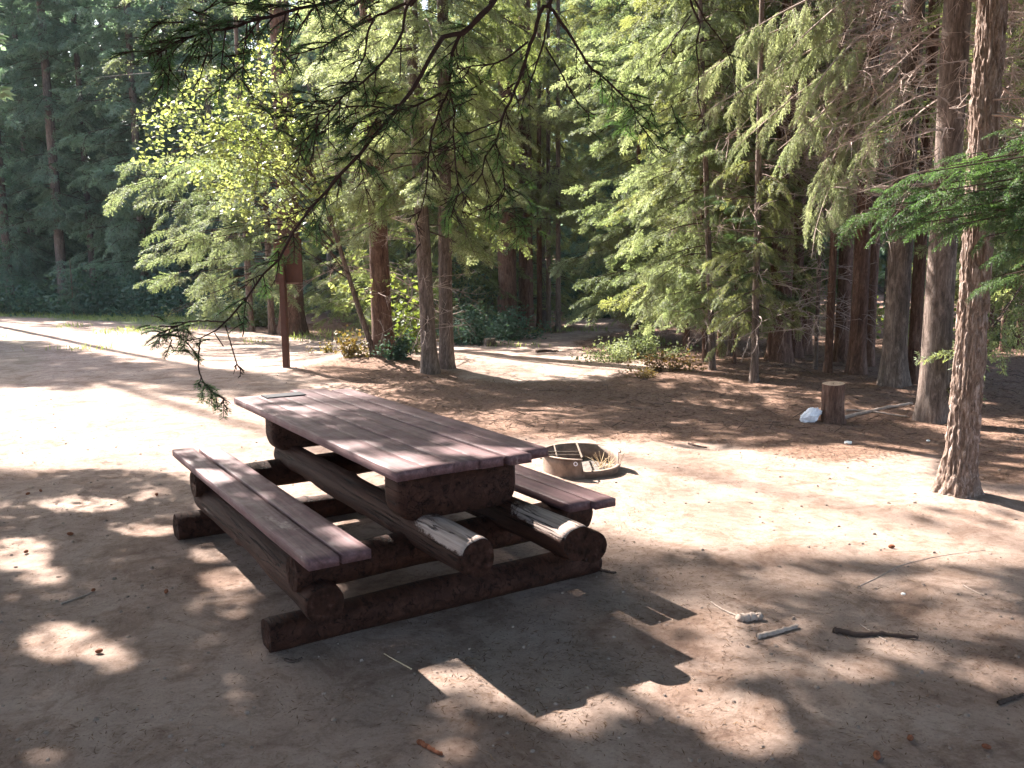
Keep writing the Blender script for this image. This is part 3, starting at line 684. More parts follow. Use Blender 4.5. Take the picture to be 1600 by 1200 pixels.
link('dead_branches', mesh_quads('dead_near', dead_quads(9, 2.5, 5.0, 16, .7, azr=(-1.2, 1.2), fine=5, th=.009, curl=1.3), [M['twig']]), e)
upper_crown(e, (T0[0], T0[1], 0), 6.5, 15, 1.9, .4, 8, 900, M['needle_far'])

# drooping sunlit spruce bough with dead tangle, high on the right stand
def lit_spray(T):
    c = Crown(55)
    def L_(px, py, d): return pd(px, py, d)-np.array([T[0], T[1], gh(*T)])
    paths = [((1400, 60, 12), (1330, 130, 11.4), (1270, 190, 11.0), (1215, 235, 10.8)), ((1400, 60, 12), (1340, 170, 11.2), (1300, 250, 10.9), (1262, 330, 10.4)),
             ((1400, 20, 12), (1300, 60, 11.2), (1210, 110, 10.8), (1110, 170, 10.6)), ((1400, 0, 12), (1290, 20, 11.3), (1180, 60, 11), (1080, 130, 10.9)), ((1400, 40, 12), (1330, 90, 11.3), (1240, 150, 10.9), (1150, 230, 10.7)),
             ((1400, 60, 12), (1350, 200, 11.1), (1325, 280, 10.9), (1290, 340, 10.7)), ((1400, -40, 12), (1300, -20, 11.3), (1220, 20, 11), (1150, 60, 10.8))]
    paths += [((1420, -60, 12), (1330, -10, 11.2), (1250, 60, 10.9), (1190, 130, 10.7)), ((1440, 60, 11.5), (1400, 120, 11), (1370, 190, 10.7), (1350, 250, 10.6)), ((1400, 30, 12), (1340, 60, 11.2), (1290, 110, 10.7), (1240, 200, 10.5))]
    for k, p in enumerate(paths):
        P = np.array([L_(q[0], q[1], q[2]-(.7 if i_ else 0)) for i_, q in enumerate(p)]); t = np.linspace(0, 1, 13)*3; i = np.minimum(t.astype(int), 2); f = (t-i)[:, None]; C_ = P[i]*(1-f)+P[i+1]*f
        C_[1:-1] = (C_[:-2]+C_[1:-1]*2+C_[2:])/4
        c.W.append(tube_quads(C_, .018, .004, 5))
        for u in np.linspace(.3, 1, 26):
            j = min(11, int(u*12)); b = C_[j]+c.r.normal(0, .05, 3); d = C_[min(12, j+1)]-C_[j] if j < 12 else C_[12]-C_[11]
            az = math.atan2(d[1], d[0]); 
            c.frond('hi', b, az+c.r.normal()*.7, -c.r.uniform(.5, 1.35), c.r.normal()*.4, c.r.uniform(.25, .55), .6)
    return c.mesh('lit_bough', M['needle_sunlit'], M['twig'])
T1 = [t for t in TREES if t['label'].startswith('thick grey brown trunk')][0]
link('lit_bough', lit_spray(tuple(T1.location)[:2]), T1)

# overall far forest behind everything (reads as one mass)
def forest_mass():
    F = []; W = []; r = np.random.default_rng(5)
    base = CR['far1']; 
    for k in range(74):
        c = Crown(1000+k); 
        px = -500+2700*(k+.5)/74+r.normal()*15; d = r.uniform(43, 58)
        x = (px-800)/CAM_F*d; z = .3
        while z < 24:
            az = r.uniform(math.pi*.9, math.pi*2.1); L = 3.0*(1-z/40)*r.uniform(.6, 1.1)
            c.frond('lo', np.array([0, 0, z]), az, -.15, r.normal()*.4, L, 1.1); z += r.uniform(.08, .2)
        off = np.array([x, d, gh(x, d)])
        F.append(np.concatenate(c.F)+off); W.append(tube_quads(np.array([[x, d, 0], [x, d, 25.]]), .25, .1, 5))
    F = np.concatenate(F); W = np.concatenate(W)
    me = mesh_quads('far_forest', np.concatenate([F, W]), [M['needle_far'], M['bark_far']], np.r_[np.zeros(len(F)), np.ones(len(W))])
    tag(link('far_forest', me), 'dark mass of conifers far behind the clearing on every side', 'forest', kind='stuff')
forest_mass()

# ------------------------------------------------------------------ unseen trees added left of the picture, crowns shaped to shade the foreground
def shade_tree(label, T, H, r0, fol='needle_far'):
    e = empty('conifer_tree', (T[0], T[1], gh(*T)), 0, label, 'conifer', 'tall conifers standing left of the view')
    link('trunk', trunk_mesh('trunk', H, r0, r0*.3, M['bark_red'], seed=int(H), nu=16), e)
    return e
ST = []
for lb, t, n in [('tall conifer left of the clearing nearest the camera', 10.5, -.1), ('tall conifer left of the clearing, second in the row', 31, 3.7), ('tallest conifer left of the clearing at the far end of the row', 33, 5.4),
                 ('conifer leaning over the left edge of the far dirt road', 26, -.35), ('conifer left of the view behind the row', 29, -1.2)]:
    T = (-SHX*t*1.0+.743*n, -SHY*t+.669*n)
    ST.append((T, shade_tree(lb, T, t/SHL+5, .2 if t < 12 else .13)))
def spotmask(g): return bool(spot_hit(np.array([g[0]*1.]), np.array([g[1]*1.]))[0])
CL = {id(e): Crown(3000+i) for i, (T, e) in enumerate(ST)}
CL2 = {}
def add_shade(g, size, rr):
    """hang a spray on the tree whose trunk lies nearest the sun ray through ground point g"""
    best = None
    for T, e in ST+[(tuple(t.location)[:2], t) for t in TREES if t.location.y < 23 and t.location.x < 3]:
        dx, dy = T[0]-g[0], T[1]-g[1]; al = -(dx*SHX+dy*SHY); perp = abs(-dx*SHY+dy*SHX)
        if al < 3: continue
        h = al/SHL
        off = rr.normal()*.7
        P = np.array([g[0]-SHX*(al+off), g[1]-SHY*(al+off), (al+off)/SHL])
        if h < 3.2 or P[2] > 26: continue
        if in_frame(P, 40) or not clear_of_lit(P) or not trunk_clear(P): continue
        sc = perp+.06*al
        if perp > 4.0: continue
        if best is None or sc < best[0]: best = (sc, P, T, e)
    if best is None: return False
    _, P, T, e = best
    key = e.name
    if key not in CL2: CL2[key] = (e, Crown(4000+len(CL2)))
    c = CL2[key][1]; Z0 = np.array([T[0], T[1], P[2]+.15*np.hypot(P[0]-T[0], P[1]-T[1])])
    o = np.array(e.location)
    for k in range(2):
        c.frond('lo', P-o+rr.normal(0, size*.25, 3), rr.uniform(0, 6.28), rr.normal()*.25, rr.normal()*.4, size*rr.uniform(.8, 1.3), 1.2)
    if rr.random() < .4: c.W.append(tube_quads(np.array([Z0-o, (Z0+P)/2-o+np.array([0, 0, .05]), P-o]), .02, .006))
    return True
def fill(poly, spacing, size, thr, sc, seed, usespots=False, jitter=.5):
    rr = np.random.default_rng(seed); p = np.array(poly); x0, y0 = p.min(0); x1, y1 = p.max(0); n = 0
    for x in np.arange(x0, x1, spacing):
        for y in np.arange(y0, min(y1, 40), spacing):
            gx_, gy = x+rr.normal()*spacing*jitter, y+rr.normal()*spacing*jitter
            if not inpoly(np.array([gx_]), np.array([gy]), poly)[0]: continue
            if n2(gx_, gy, sc, seed) < thr: continue
            if usespots and spotmask((gx_, gy)): continue
            n += add_shade((gx_, gy), size, rr)
    return n
NF = fill(FORE, .22, .44, .13, 1.6, 61, True)
NM = fill(MIDS, .42, .5, .55, .9, 62)
MIDL = G([(-260, 532), (0, 534), (150, 560), (330, 588), (470, 588), (560, 596), (600, 612), (470, 604), (360, 624), (240, 604), (-260, 602)])
NL = fill(MIDL, .30, .6, .16, 1.1, 65)
# light dapples over the table top (the table stands .76 m high)
top = [gp(a, b) for a, b in [(560, 760), (900, 800), (900, 880), (640, 900), (560, 860)]]
NT = fill([(-1.6, 5.0), (-.6, 5.4), (.9, 3.2), (-.1, 2.6)], .22, .3, .40, 2.6, 63)
for e, c in CL2.values():
    if c.F: link('shade_boughs', c.mesh('shade_boughs', M['needle_far'], carve=tuple(e.location)), e)  # boughs added out of view, placed along sun rays to cast the wanted shade
fill([(-3, .4), (4.5, .4), (4.5, 2.4), (-3, 2.4)], .4, .5, .3, 1.0, 64)
print('SHADE', NF, NM, NL, NT)

# ------------------------------------------------------------------ leaning vine maple with sunlit leaves
def leaf_cluster(r, c, n, spread, size):
    P = c+r.normal(0, 1, (n, 3))*spread; d = norm(r.normal(0, 1, (n, 3))*np.array([1, 1, .5])+np.array([0, 0, -.35])); nr = norm(r.normal(0, .6, (n, 3))+np.array([0, 0, 1.]))
    nr = norm(np.cross(np.cross(d, nr), d)); side = np.cross(d, nr); s = size*r.uniform(.7, 1.3, n)[:, None]
    a = np.stack([P, P+d*s*.35+side*s*.5, P+d*s, P+d*s*.35-side*s*.5], 1)
    b = np.stack([P, P+d*s*.15+side*s*.62, P+d*s*.55+side*s*.2, P+d*s*.3], 1); c2 = np.stack([P, P+d*s*.3, P+d*s*.55-side*s*.2, P+d*s*.15-side*s*.62], 1)
    return np.concatenate([a, b, c2])
def smooth_path(P, n=24):
    P = np.asarray(P, float); m = len(P); t = np.linspace(0, m-1, n); out = []
    for u in t:
        i = min(int(u), m-2); f = u-i; p0 = P[max(i-1, 0)]; p1 = P[i]; p2 = P[i+1]; p3 = P[min(i+2, m-1)]
        out.append(.5*((2*p1)+(-p0+p2)*f+(2*p0-5*p1+4*p2-p3)*f*f+(-p0+3*p1-3*p2+p3)*f**3))
    return np.array(out)
def maple():
    r = np.random.default_rng(12); b = gp(594, 572); e = empty('maple_tree', (b[0]-.1, b[1], gh(*b)), 0, 'slender maple leaning left from the foot of the thick trunk, bright yellow green leaves', 'maple')
    o = np.array(e.location); d0 = b[1]
    stem = smooth_path([o+np.array([0, 0, -.1]), pd(578, 535, d0), pd(560, 480, d0-.1), pd(541, 420, d0-.2), pd(515, 340, d0-.4), pd(480, 260, d0-.6), pd(430, 180, d0-.9), pd(370, 120, d0-1.1)])-o
    th = np.linspace(0, 2*math.pi, 10, endpoint=False); t = norm(np.gradient(stem, axis=0)); a = norm(np.cross(t, [0, 1, 0])); bb = np.cross(t, a)
    rr = np.linspace(.055, .014, len(stem))[:, None, None]
    link('trunk', mesh_grid('trunk', stem[:, None]+rr*(np.cos(th)[None, :, None]*a[:, None]+np.sin(th)[None, :, None]*bb[:, None]), [M['bark_grey']], True, True, True), e)
    F = []; W = []
    tips = [(232, 195), (225, 240), (238, 258), (262, 190), (290, 205), (300, 235), (250, 225), (310, 260), (335, 290), (350, 250), (330, 190), (300, 170), (315, 125), (355, 135), (395, 75), (375, 95), (420, 85), (400, 120), (430, 60),
            (440, 170), (410, 170), (380, 200), (420, 220), (360, 165), (395, 250), (345, 300), (400, 300), (450, 250), (300, 120), (372, 320), (430, 335), (395, 335), (480, 350), (505, 300), (520, 330), (455, 330), (260, 165), (415, 270), (470, 200), (385, 230), (340, 225), (365, 275), (330, 245), (355, 205), (375, 180), (400, 205), (320, 215), (345, 270), (385, 285), (410, 240), (435, 215), (310, 285), (290, 265), (360, 330), (415, 190), (450, 145)]
    for k, (x, y) in enumerate(tips):
        tip = pd(x, y, d0-1.0+r.normal()*.6)-o; j = r.integers(9, 23); s = stem[j]; m_ = (s+tip)/2+np.array([0, 0, .25])+r.normal(0, .1, 3)
        P = smooth_path([s, m_, tip], 9); W.append(tube_quads(P, .010, .003))
        for q in range(3, 9):
            F.append(leaf_cluster(r, P[q], 20 if q > 5 else 5, .10 if q > 5 else .10, .055))
    for x, y, nn in [(530, 445, 10), (545, 455, 8), (575, 452, 8), (560, 400, 10), (612, 440, 5)]:
        F.append(leaf_cluster(r, pd(x, y, d0-.1)-o, nn*3, .1, .07))
    F = np.concatenate(F); W = np.concatenate(W)
    link('crown', mesh_quads('maple_crown', np.concatenate([F, W]), [M['maple'], M['limb']], np.r_[np.zeros(len(F)), np.ones(len(W))]), e)
maple()

# ------------------------------------------------------------------ shrubs
def shrub(label, px, by, h, rx, nst, fol, size=.05, name='shrub', cat='shrub', dens=14, dist=None, seed=None, group=None, bare=.25, ry=None):
    T = gp(px, by) if dist is None else ((px-800)/CAM_F*dist, dist)
    r = np.random.default_rng(seed or int(px*7+by)); e = empty(name, (T[0], T[1], gh(*T)), 0, label, cat, group); F = []; W = []
    ry = ry or rx*.6
    for k in range(nst):
        bx, by_ = r.normal(0, rx*.45), r.normal(0, ry*.45); hh = h*r.uniform(.5, 1.1)*max(.4, 1-abs(bx)/(rx*1.6))
        tip = np.array([bx*1.5+r.normal()*.08, by_*1.5+r.normal()*.08, hh]); P = smooth_path([[0, 0, -.12], [bx*.8, by_*.8, .0], [bx*1.15, by_*1.15, hh*.5], tip], 8)
        W.append(tube_quads(P, .006, .002))
        for q in range(int(8*bare), 8):
            F.append(leaf_cluster(r, P[q], dens, h*.10+.02, size))
    F = np.concatenate(F); W = np.concatenate(W)
    link('foliage', mesh_quads('foliage', np.concatenate([F, W]), [M[fol], M['limb']], np.r_[np.zeros(len(F)), np.ones(len(W))]), e)
    return e
SG = 'low shrubs along the edge of the forest'
shrub('low blue green shrub at the far left under the spruces', 30, 0, 1.2, 2.0, 40, 'shrub_blue', .11, dist=32, group=SG, dens=10)
shrub('rounded blue green shrub beside the grass strip, right of a small conifer', 150, 0, 1.5, 2.0, 46, 'shrub_blue', .11, dist=31, group=SG, dens=10)
shrub('wide blue green shrub under the far conifers, left of the hanging twigs', 235, 0, 1.3, 2.2, 46, 'shrub_blue', .11, dist=30.5, group=SG, dens=10)
shrub('dark shrub behind the hanging needle twigs', 320, 0, 1.0, 1.8, 36, 'shrub_blue', .11, dist=28, group=SG, dens=10)
shrub('pale sunlit shrub left of the brown sign', 388, 512, .95, 1.1, 44, 'shrub_pale', .07, group=SG)
shrub('small pale shrub close to the foot of the red brown trunk by the sign', 345, 508, .6, .7, 24, 'shrub_pale', .07, group=SG)
shrub('small brownish seedling in the sun left of the leaning maple stem', 552, 572, .45, .26, 12, 'shrub_brown', .05, group=SG, dens=8)
shrub('tiny sparse brown seedling lying low between sign and maple', 505, 555, .22, .35, 8, 'shrub_brown', .045, group=SG, dens=5)
shrub('young maple sapling with glowing yellow top leaves between the trunks', 640, 560, 1.25, .30, 15, 'maple_low', .07, name='maple_sapling', cat='sapling', dens=9, bare=.3)
shrub('low green shrub at the foot of the thick trunk', 625, 575, .4, .25, 12, 'shrub_blue', .045, group=SG)
shrub('blue green shrub right behind the twin trunks', 735, 538, .8, .9, 34, 'shrub_blue', .05, group=SG)
shrub('blue green shrub in front of the broad dark trunk', 800, 530, .65, .8, 30, 'shrub_blue', .05, group=SG)
shrub('dusky shrub between the twin trunks and the small cut stump', 715, 520, 1.5, 1.1, 44, 'shrub_blue', .07, group=SG)
shrub('tall leafy shrub at the left side of the path mouth', 915, 497, 1.6, .85, 46, 'shrub_blue', .08, group=SG)
shrub('leafy shrub closing the path behind the lit spruce', 950, 488, 1.7, 1.2, 46, 'shrub_blue', .09, group=SG)
shrub('low yellow green shrub at the right edge of the lit path', 958, 572, .34, .42, 24, 'shrub_pale', .032, group=SG, dens=10)
shrub('pale low shrub right of the one at the path edge', 1000, 566, .36, .5, 32, 'shrub_pale', .04, group=SG, dens=10)
shrub('small sparse shrub in the litter in front of the leaning stems', 1040, 590, .28, .4, 18, 'shrub_brown', .035, group=SG, dens=8)
shrub('tiny green tuft at the near tip of the shrubs by the path', 1010, 598, .14, .1, 7, 'shrub_brown', .025, group=SG, dens=8)
shrub('green shrub in the dusk behind the foreground trunk', 1580, 0, 1.6, 1.5, 40, 'maple_low', .08, dist=17, group=SG)

# small conifers
def sapling_conifer(label, px, by, h, fol='needle_lit', dist=None):
    T = gp(px, by) if dist is None else ((px-800)/CAM_F*dist, dist)
    e = empty('young_conifer', (T[0], T[1], gh(*T)), 0, label, 'conifer', 'small conifers under the trees')
    link('trunk', trunk_mesh('trunk', h, h*.018, .006, M['bark_red'], nu=8, flare=.1), e)
    c = Crown(int(px)); z = .12*h
    while z < h: c.frond('mid', np.array([0, 0, z]), c.r.uniform(0, 6.28), c.r.uniform(-.2, .25), c.r.normal()*.2, max(.12, .34*(h-z)+.08), .9); z += h*.022
    link('crown', c.mesh('crown', M[fol]), e)
sapling_conifer('small green conifer left of the rounded shrub at far left', 118, 0, 2.0, 'needle_far', 30)
sapling_conifer('little conifer hidden among the shrubs left of the path', 690, 0, 1.8, 'needle_mid', 19)
sapling_conifer('little bright conifer behind the big trunks at right', 1250, 0, 2.2, 'needle_lit', 17)
# low bright green shade sprays reaching from the right stand
def green_bough(T, pts, fol='needle_right'):
    c = Crown(int(pts[0][0])); o = np.array([T[0], T[1], 0.])
    for (x, y, d, L) in pts:
        tip = pd(x, y, d)-o; base = np.array([0, 0, tip[2]+.1]); v = tip-base; az = math.atan2(v[1], v[0])
        c.W.append(tube_quads(np.array([base, (base+tip)/2+np.array([0, 0, .06]), tip]), .012, .004))
        for q in range(4): c.frond('hi', tip-np.array([math.cos(az), math.sin(az), 0])*L*.2*q+c.r.normal(0, .04, 3), az+c.r.normal()*.8, c.r.normal()*.15, c.r.normal()*.2, L*.6, .9)
    return c.mesh('green_bough', M[fol])
for t in TREES:
    if t['label'].startswith('single slim trunk'):
        link('green_bough', green_bough(tuple(t.location)[:2], [(1165, 352, 11.0, .5), (1205, 345, 11.3, .5), (1185, 440, 11, .45), (1215, 445, 11.3, .45), (1120, 330, 10.8, .5), (1240, 300, 11.3, .5), (1150, 385, 11, .4)]), t)

# ------------------------------------------------------------------ near boughs: real needles
def needles(P, r, spacing=.004, L=.022, W=.0022, rows=2, flat=.75):
    """needles along a twig path"""
    seg = np.linalg.norm(np.diff(P, axis=0), axis=1); tot = seg.sum(); n = max(4, int(tot/spacing)); u = np.linspace(0, 1, n)*tot; cs = np.r_[0, np.cumsum(seg)]
    pts = np.stack([np.interp(u, cs, P[:, k]) for k in range(3)], 1); tan = norm(np.gradient(pts, axis=0)); out = []
    for k in range(rows*2):
        sg = 1 if k % 2 else -1
        side = norm(np.cross(tan, np.array([0, 0, 1.])+r.normal(0, .05, 3)))*sg; up = np.cross(side, tan)*sg
        ph = r.uniform(-1, 1, n)[:, None]*(1-flat)*1.8+(.3 if k > 1 else 0)
        dv = norm(tan*.65+side*np.cos(ph)+up*np.sin(ph)+r.normal(0, .1, (n, 3)))
        out.append(blades(pts+r.normal(0, .001, (n, 3)), dv, norm(np.cross(np.cross(dv, up), dv)+r.normal(0, .2, (n, 3))), L*r.uniform(.7, 1.15, n), W))
    return np.concatenate(out)
class Near:
    def __init__(s, seed): s.r = np.random.default_rng(seed); s.F = []; s.W = []
    def limb(s, P, r0, r1, n=20, sides=6):
        C_ = smooth_path(P, n); C_[1:-1] += s.r.normal(0, .10, (n-2, 3))*np.linalg.norm(np.diff(C_, axis=0), axis=1)[1:, None]*.6; s.W.append(tube_quads(C_, r0, r1, sides)); return C_
    def twig(s, b, d, L, nd=True, depth=1, Ln=.022):
        r = s.r; t = np.linspace(0, 1, 7)[:, None]; P = b+d*L*t+np.array([0, 0, -.22])*L*t**2+r.normal(0, .25, 3)*L*.3*t**2
        s.W.append(tube_quads(P, .0030, .0012, 3))
        if nd: s.F.append(needles(P[1:], r, .0045, Ln))
        if depth:
            for k in range(int(3+L*12)):
                j = r.integers(1, 6); sd = 1 if k % 2 else -1; tn = norm(P[j]-P[j-1]); side = norm(np.cross(tn, np.array([0, 0, 1.])))*sd
                s.twig(P[j], norm(tn*.8+side*.8+r.normal(0, .15, 3)), L*r.uniform(.3, .55), nd, depth-1, Ln)
    def mesh(s, name, fol):
        F = np.concatenate(s.F) if s.F else np.zeros((0, 4, 3)); W = np.concatenate(s.W)
        return mesh_quads(name, np.concatenate([F, W]), [M[fol], M['limb_dark']], np.r_[np.zeros(len(F)), np.ones(len(W))])
OT = (3.3, 1.2)
ov = empty('fir_tree', (OT[0], OT[1], gh(*OT)), 0, 'fir whose dark bare boughs hang into the top of the view in front of everything', 'fir')
oo = np.array(ov.location)
link('trunk', trunk_mesh('trunk', 15, .22, .08, M['bark_red'], seed=5, nu=24), ov)
H0 = np.array([.35, 3.35, 3.05])       # where the limb forks
def px3(pts): return [pd(*p) for p in pts]
def bough(name, root, groups, seed):
    s = Near(seed)
    for g in groups:
        P = ([np.array(q) for q in root] if g.get('root', True) else [])+px3(g['p'])
        P = [p-oo for p in P]
        C_ = s.limb(P, g.get('r', .012)*.78, .0022, 34)
        u0, u1, n, L = g.get('tw', (0, 0, 0, 0))
        for k in range(n):
            u = u0+(u1-u0)*(k+s.r.random())/n; j = max(1, min(32, int(u*33))); tn = norm(C_[j+1]-C_[j-1]); sd = 1 if k % 2 else -1
            side = norm(np.cross(tn, np.array([0, 1., .25])))*sd; nd = s.r.random() < g.get('leafy', .7)
            s.twig(C_[j], norm(tn*.7+side*s.r.uniform(.3, .9)+np.array([0, s.r.normal()*.6, -.15])), L*s.r.uniform(.5, 1.2), nd)
        for (x, y, d, n2_, L) in g.get('cl', []):
            b = pd(x, y, d)-oo
            for q in range(n2_): s.twig(b+s.r.normal(0, .03, 3), norm(np.array([s.r.normal()-.5, s.r.normal()*.6, s.r.normal()*.6-.2])), L*s.r.uniform(.6, 1.2))
    return link('bough', s.mesh('bough', 'needle_near'), ov)
rootA = [(OT[0], OT[1], 4.9), (1.9, 2.3, 4.35), (.9, 3.0, 3.6)]
bough('bough', rootA, [
    dict(p=[(800, -40, 3.4), (775, 0, 3.35), (750, 28, 3.3), (722, 52, 3.3), (695, 57, 3.25), (677, 82, 3.2), (650, 130, 3.2), (620, 172, 3.15), (582, 215, 3.1), (535, 270, 3.1), (490, 316, 3.1), (442, 391, 3.05), (400, 445, 3.05), (352, 502, 3.0), (334, 517, 3.0), (289, 533, 3.0)],
         r=.017, tw=(.55, .88, 22, .12), leafy=.55, cl=[(262, 520, 3.0, 6, .08), (290, 512, 3.0, 4, .07), (250, 528, 3, 4, .07), (600, 190, 3.1, 5, .12), (560, 180, 3.1, 5, .12), (565, 240, 3.1, 3, .1)]),
    dict(p=[(352, 503, 3.0), (301, 502, 3.0), (274, 511, 3.0), (246, 522, 3.0)], root=False, r=.004, tw=(.4, 1, 8, .07)),
    dict(p=[(313, 530, 3.0), (310, 565, 3.0), (313, 586, 2.98), (325, 607, 2.97), (352, 625, 2.95)], root=False, r=.004, tw=(.55, 1, 9, .06)),
    dict(p=[(352, 508, 3.0), (361, 538, 3.0), (370, 568, 3.0), (377, 578, 3.0)], root=False, r=.003, tw=(.6, 1, 3, .03), leafy=.3),
    dict(p=[(370, 487, 3.02), (380, 514, 3.0), (379, 526, 3.0)], root=False, r=.003),
    dict(p=[(335, 520, 3.02), (349, 541, 3.0)], root=False, r=.0025)], 1)
bough('bough', rootA, [
    dict(p=[(800, -40, 3.4), (775, 0, 3.35), (750, 28, 3.3), (722, 52, 3.3), (710, 75, 3.3), (705, 105, 3.3), (702, 140, 3.3), (710, 170, 3.3), (709, 212, 3.3), (712, 250, 3.3), (715, 297, 3.3), (705, 340, 3.3)], r=.014, tw=(.4, 1, 22, .13), leafy=.5,
         cl=[(725, 115, 3.2, 6, .09), (735, 150, 3.2, 5, .09)]),
    dict(p=[(702, 140, 3.3), (680, 190, 3.3), (670, 240, 3.3), (665, 300, 3.3), (650, 350, 3.3)], root=False, r=.006, tw=(.1, 1, 10, .1), leafy=.5),
    dict(p=[(690, 145, 3.3), (650, 165, 3.3), (620, 170, 3.3), (570, 165, 3.3), (520, 172, 3.3), (470, 185, 3.3)], root=False, r=.006, tw=(.1, 1, 16, .11), leafy=.8)], 2)
bough('bough', [(OT[0], OT[1], 4.4), (1.9, 2.6, 3.9)], [
    dict(p=[(880, -90, 3.7), (861, 0, 3.6), (847, 14, 3.6), (836, 51, 3.6), (825, 85, 3.6), (813, 119, 3.6), (799, 156, 3.6), (785, 187, 3.6), (774, 221, 3.6), (759, 244, 3.6), (751, 275, 3.6), (723, 300, 3.55), (690, 330, 3.5)], r=.015, tw=(.45, 1, 18, .12), leafy=.5),
    dict(p=[(774, 224, 3.6), (782, 246, 3.6), (788, 283, 3.6), (785, 307, 3.6), (757, 331, 3.6)], root=False, r=.006, tw=(.2, 1, 10, .11), leafy=.7, cl=[(800, 330, 3.6, 6, .1), (840, 350, 3.6, 6, .1), (820, 300, 3.6, 5, .1)]),
    dict(p=[(861, 8, 3.6), (859, 14, 3.6), (850, 62, 3.6), (836, 108, 3.6), (822, 147, 3.6), (810, 178, 3.6)], root=False, r=.008, tw=(.5, 1, 4, .08), leafy=.4),
    dict(p=[(825, 65, 3.6), (782, 96, 3.6), (731, 105, 3.55), (714, 119, 3.5)], root=False, r=.006, tw=(.3, 1, 7, .1)),
    dict(p=[(785, 187, 3.6), (740, 205, 3.55), (700, 230, 3.5), (660, 240, 3.45)], root=False, r=.005, tw=(.3, 1, 6, .1), leafy=.5),
    dict(p=[(774, 210, 3.6), (735, 222, 3.55), (690, 237, 3.5), (610, 240, 3.45)], root=False, r=.004, tw=(.3, 1, 6, .08), leafy=.5)], 3)
bough('bough', [(OT[0], OT[1], 4.4), (1.9, 2.6, 3.9)], [
    dict(p=[(880, -90, 3.7), (861, 0, 3.65), (864, 18, 3.65), (895, 60, 3.7), (915, 96, 3.7), (946, 125, 3.75), (972, 147, 3.75), (989, 167, 3.8), (1000, 193, 3.8), (1037, 241, 3.8)], r=.012, tw=(.5, 1, 18, .13), leafy=.65,
         cl=[(1010, 165, 3.8, 6, .1), (1050, 185, 3.8, 6, .1), (930, 190, 3.7, 4, .08)]),
    dict(p=[(853, 74, 3.6), (876, 113, 3.6), (898, 153, 3.6), (921, 180, 3.6)], root=False, r=.005, tw=(.4, 1, 5, .06), leafy=.4)], 4)
bough('bough', [(OT[0], OT[1], 4.2), (2.2, 2.6, 3.8)], [
    dict(p=[(1090, -60, 3.9), (1080, 0, 3.9), (1094, 37, 3.9), (1088, 71, 3.9), (1092, 108, 3.9), (1091, 153, 3.9), (1102, 198, 3.9)], r=.009, tw=(.6, 1, 5, .06), leafy=.3),
    dict(p=[(1086, 0, 3.9), (1102, 31, 3.9), (1130, 68, 3.95), (1145, 108, 4.0), (1150, 150, 4.0)], root=False, r=.005, tw=(.4, 1, 4, .06), leafy=.3),
    dict(p=[(1080, 23, 3.9), (1048, 68, 3.85), (1026, 105, 3.8)], root=False, r=.004, tw=(.3, 1, 4, .06), leafy=.4)], 5)
bough('bough', [(OT[0], OT[1], 5.0), (1.5, 2.4, 4.2)], [
    dict(p=[(720, -80, 3.2), (645, 0, 3.2), (632, 25, 3.2), (627, 57, 3.2), (600, 95, 3.2), (575, 122, 3.2), (547, 142, 3.15), (532, 155, 3.15), (510, 180, 3.1), (487, 207, 3.1), (462, 230, 3.1)], r=.009, tw=(.5, 1, 14, .12), leafy=.6,
         cl=[(500, 165, 3.1, 8, .1), (450, 180, 3.1, 7, .1)]),
    dict(p=[(635, 5, 3.2), (585, 27, 3.2), (535, 54, 3.2), (505, 72, 3.2), (450, 88, 3.2)], root=False, r=.007, tw=(.3, 1, 9, .1), leafy=.8),
    dict(p=[(585, 30, 3.2), (575, 50, 3.2), (570, 85, 3.2), (562, 102, 3.2), (547, 135, 3.2)], root=False, r=.006, tw=(.3, 1, 5, .08), leafy=.4),
    dict(p=[(627, 57, 3.2), (626, 95, 3.2), (625, 120, 3.2)], root=False, r=.003)], 6)
bough('bough', [(OT[0], OT[1], 4.6), (1.4, 2.0, 3.7)], [
    dict(p=[(640, -70, 2.8), (560, -10, 2.6), (450, 18, 2.5), (360, 42, 2.45), (290, 60, 2.4), (245, 85, 2.4)], r=.010, tw=(.45, 1, 30, .14), leafy=.85,
         cl=[(300, 40, 2.45, 4, .1), (400, 20, 2.5, 5, .1), (480, 8, 2.5, 4, .1), (350, 65, 2.45, 3, .07), (560, 5, 2.6, 4, .1)])], 7)
# ragged upper crown of this tree (out of the picture)
c = Crown(71); z = 5.5
while z < 15:
    c.bough('lo', z, c.r.uniform(-2.4, 1.2), (2.6-.15*(z-5))*c.r.uniform(.7, 1.1), -.05, .1, 3, .2, .25); z += c.r.exponential(.16)
link('crown', c.mesh('crown', M['needle_far']), ov)

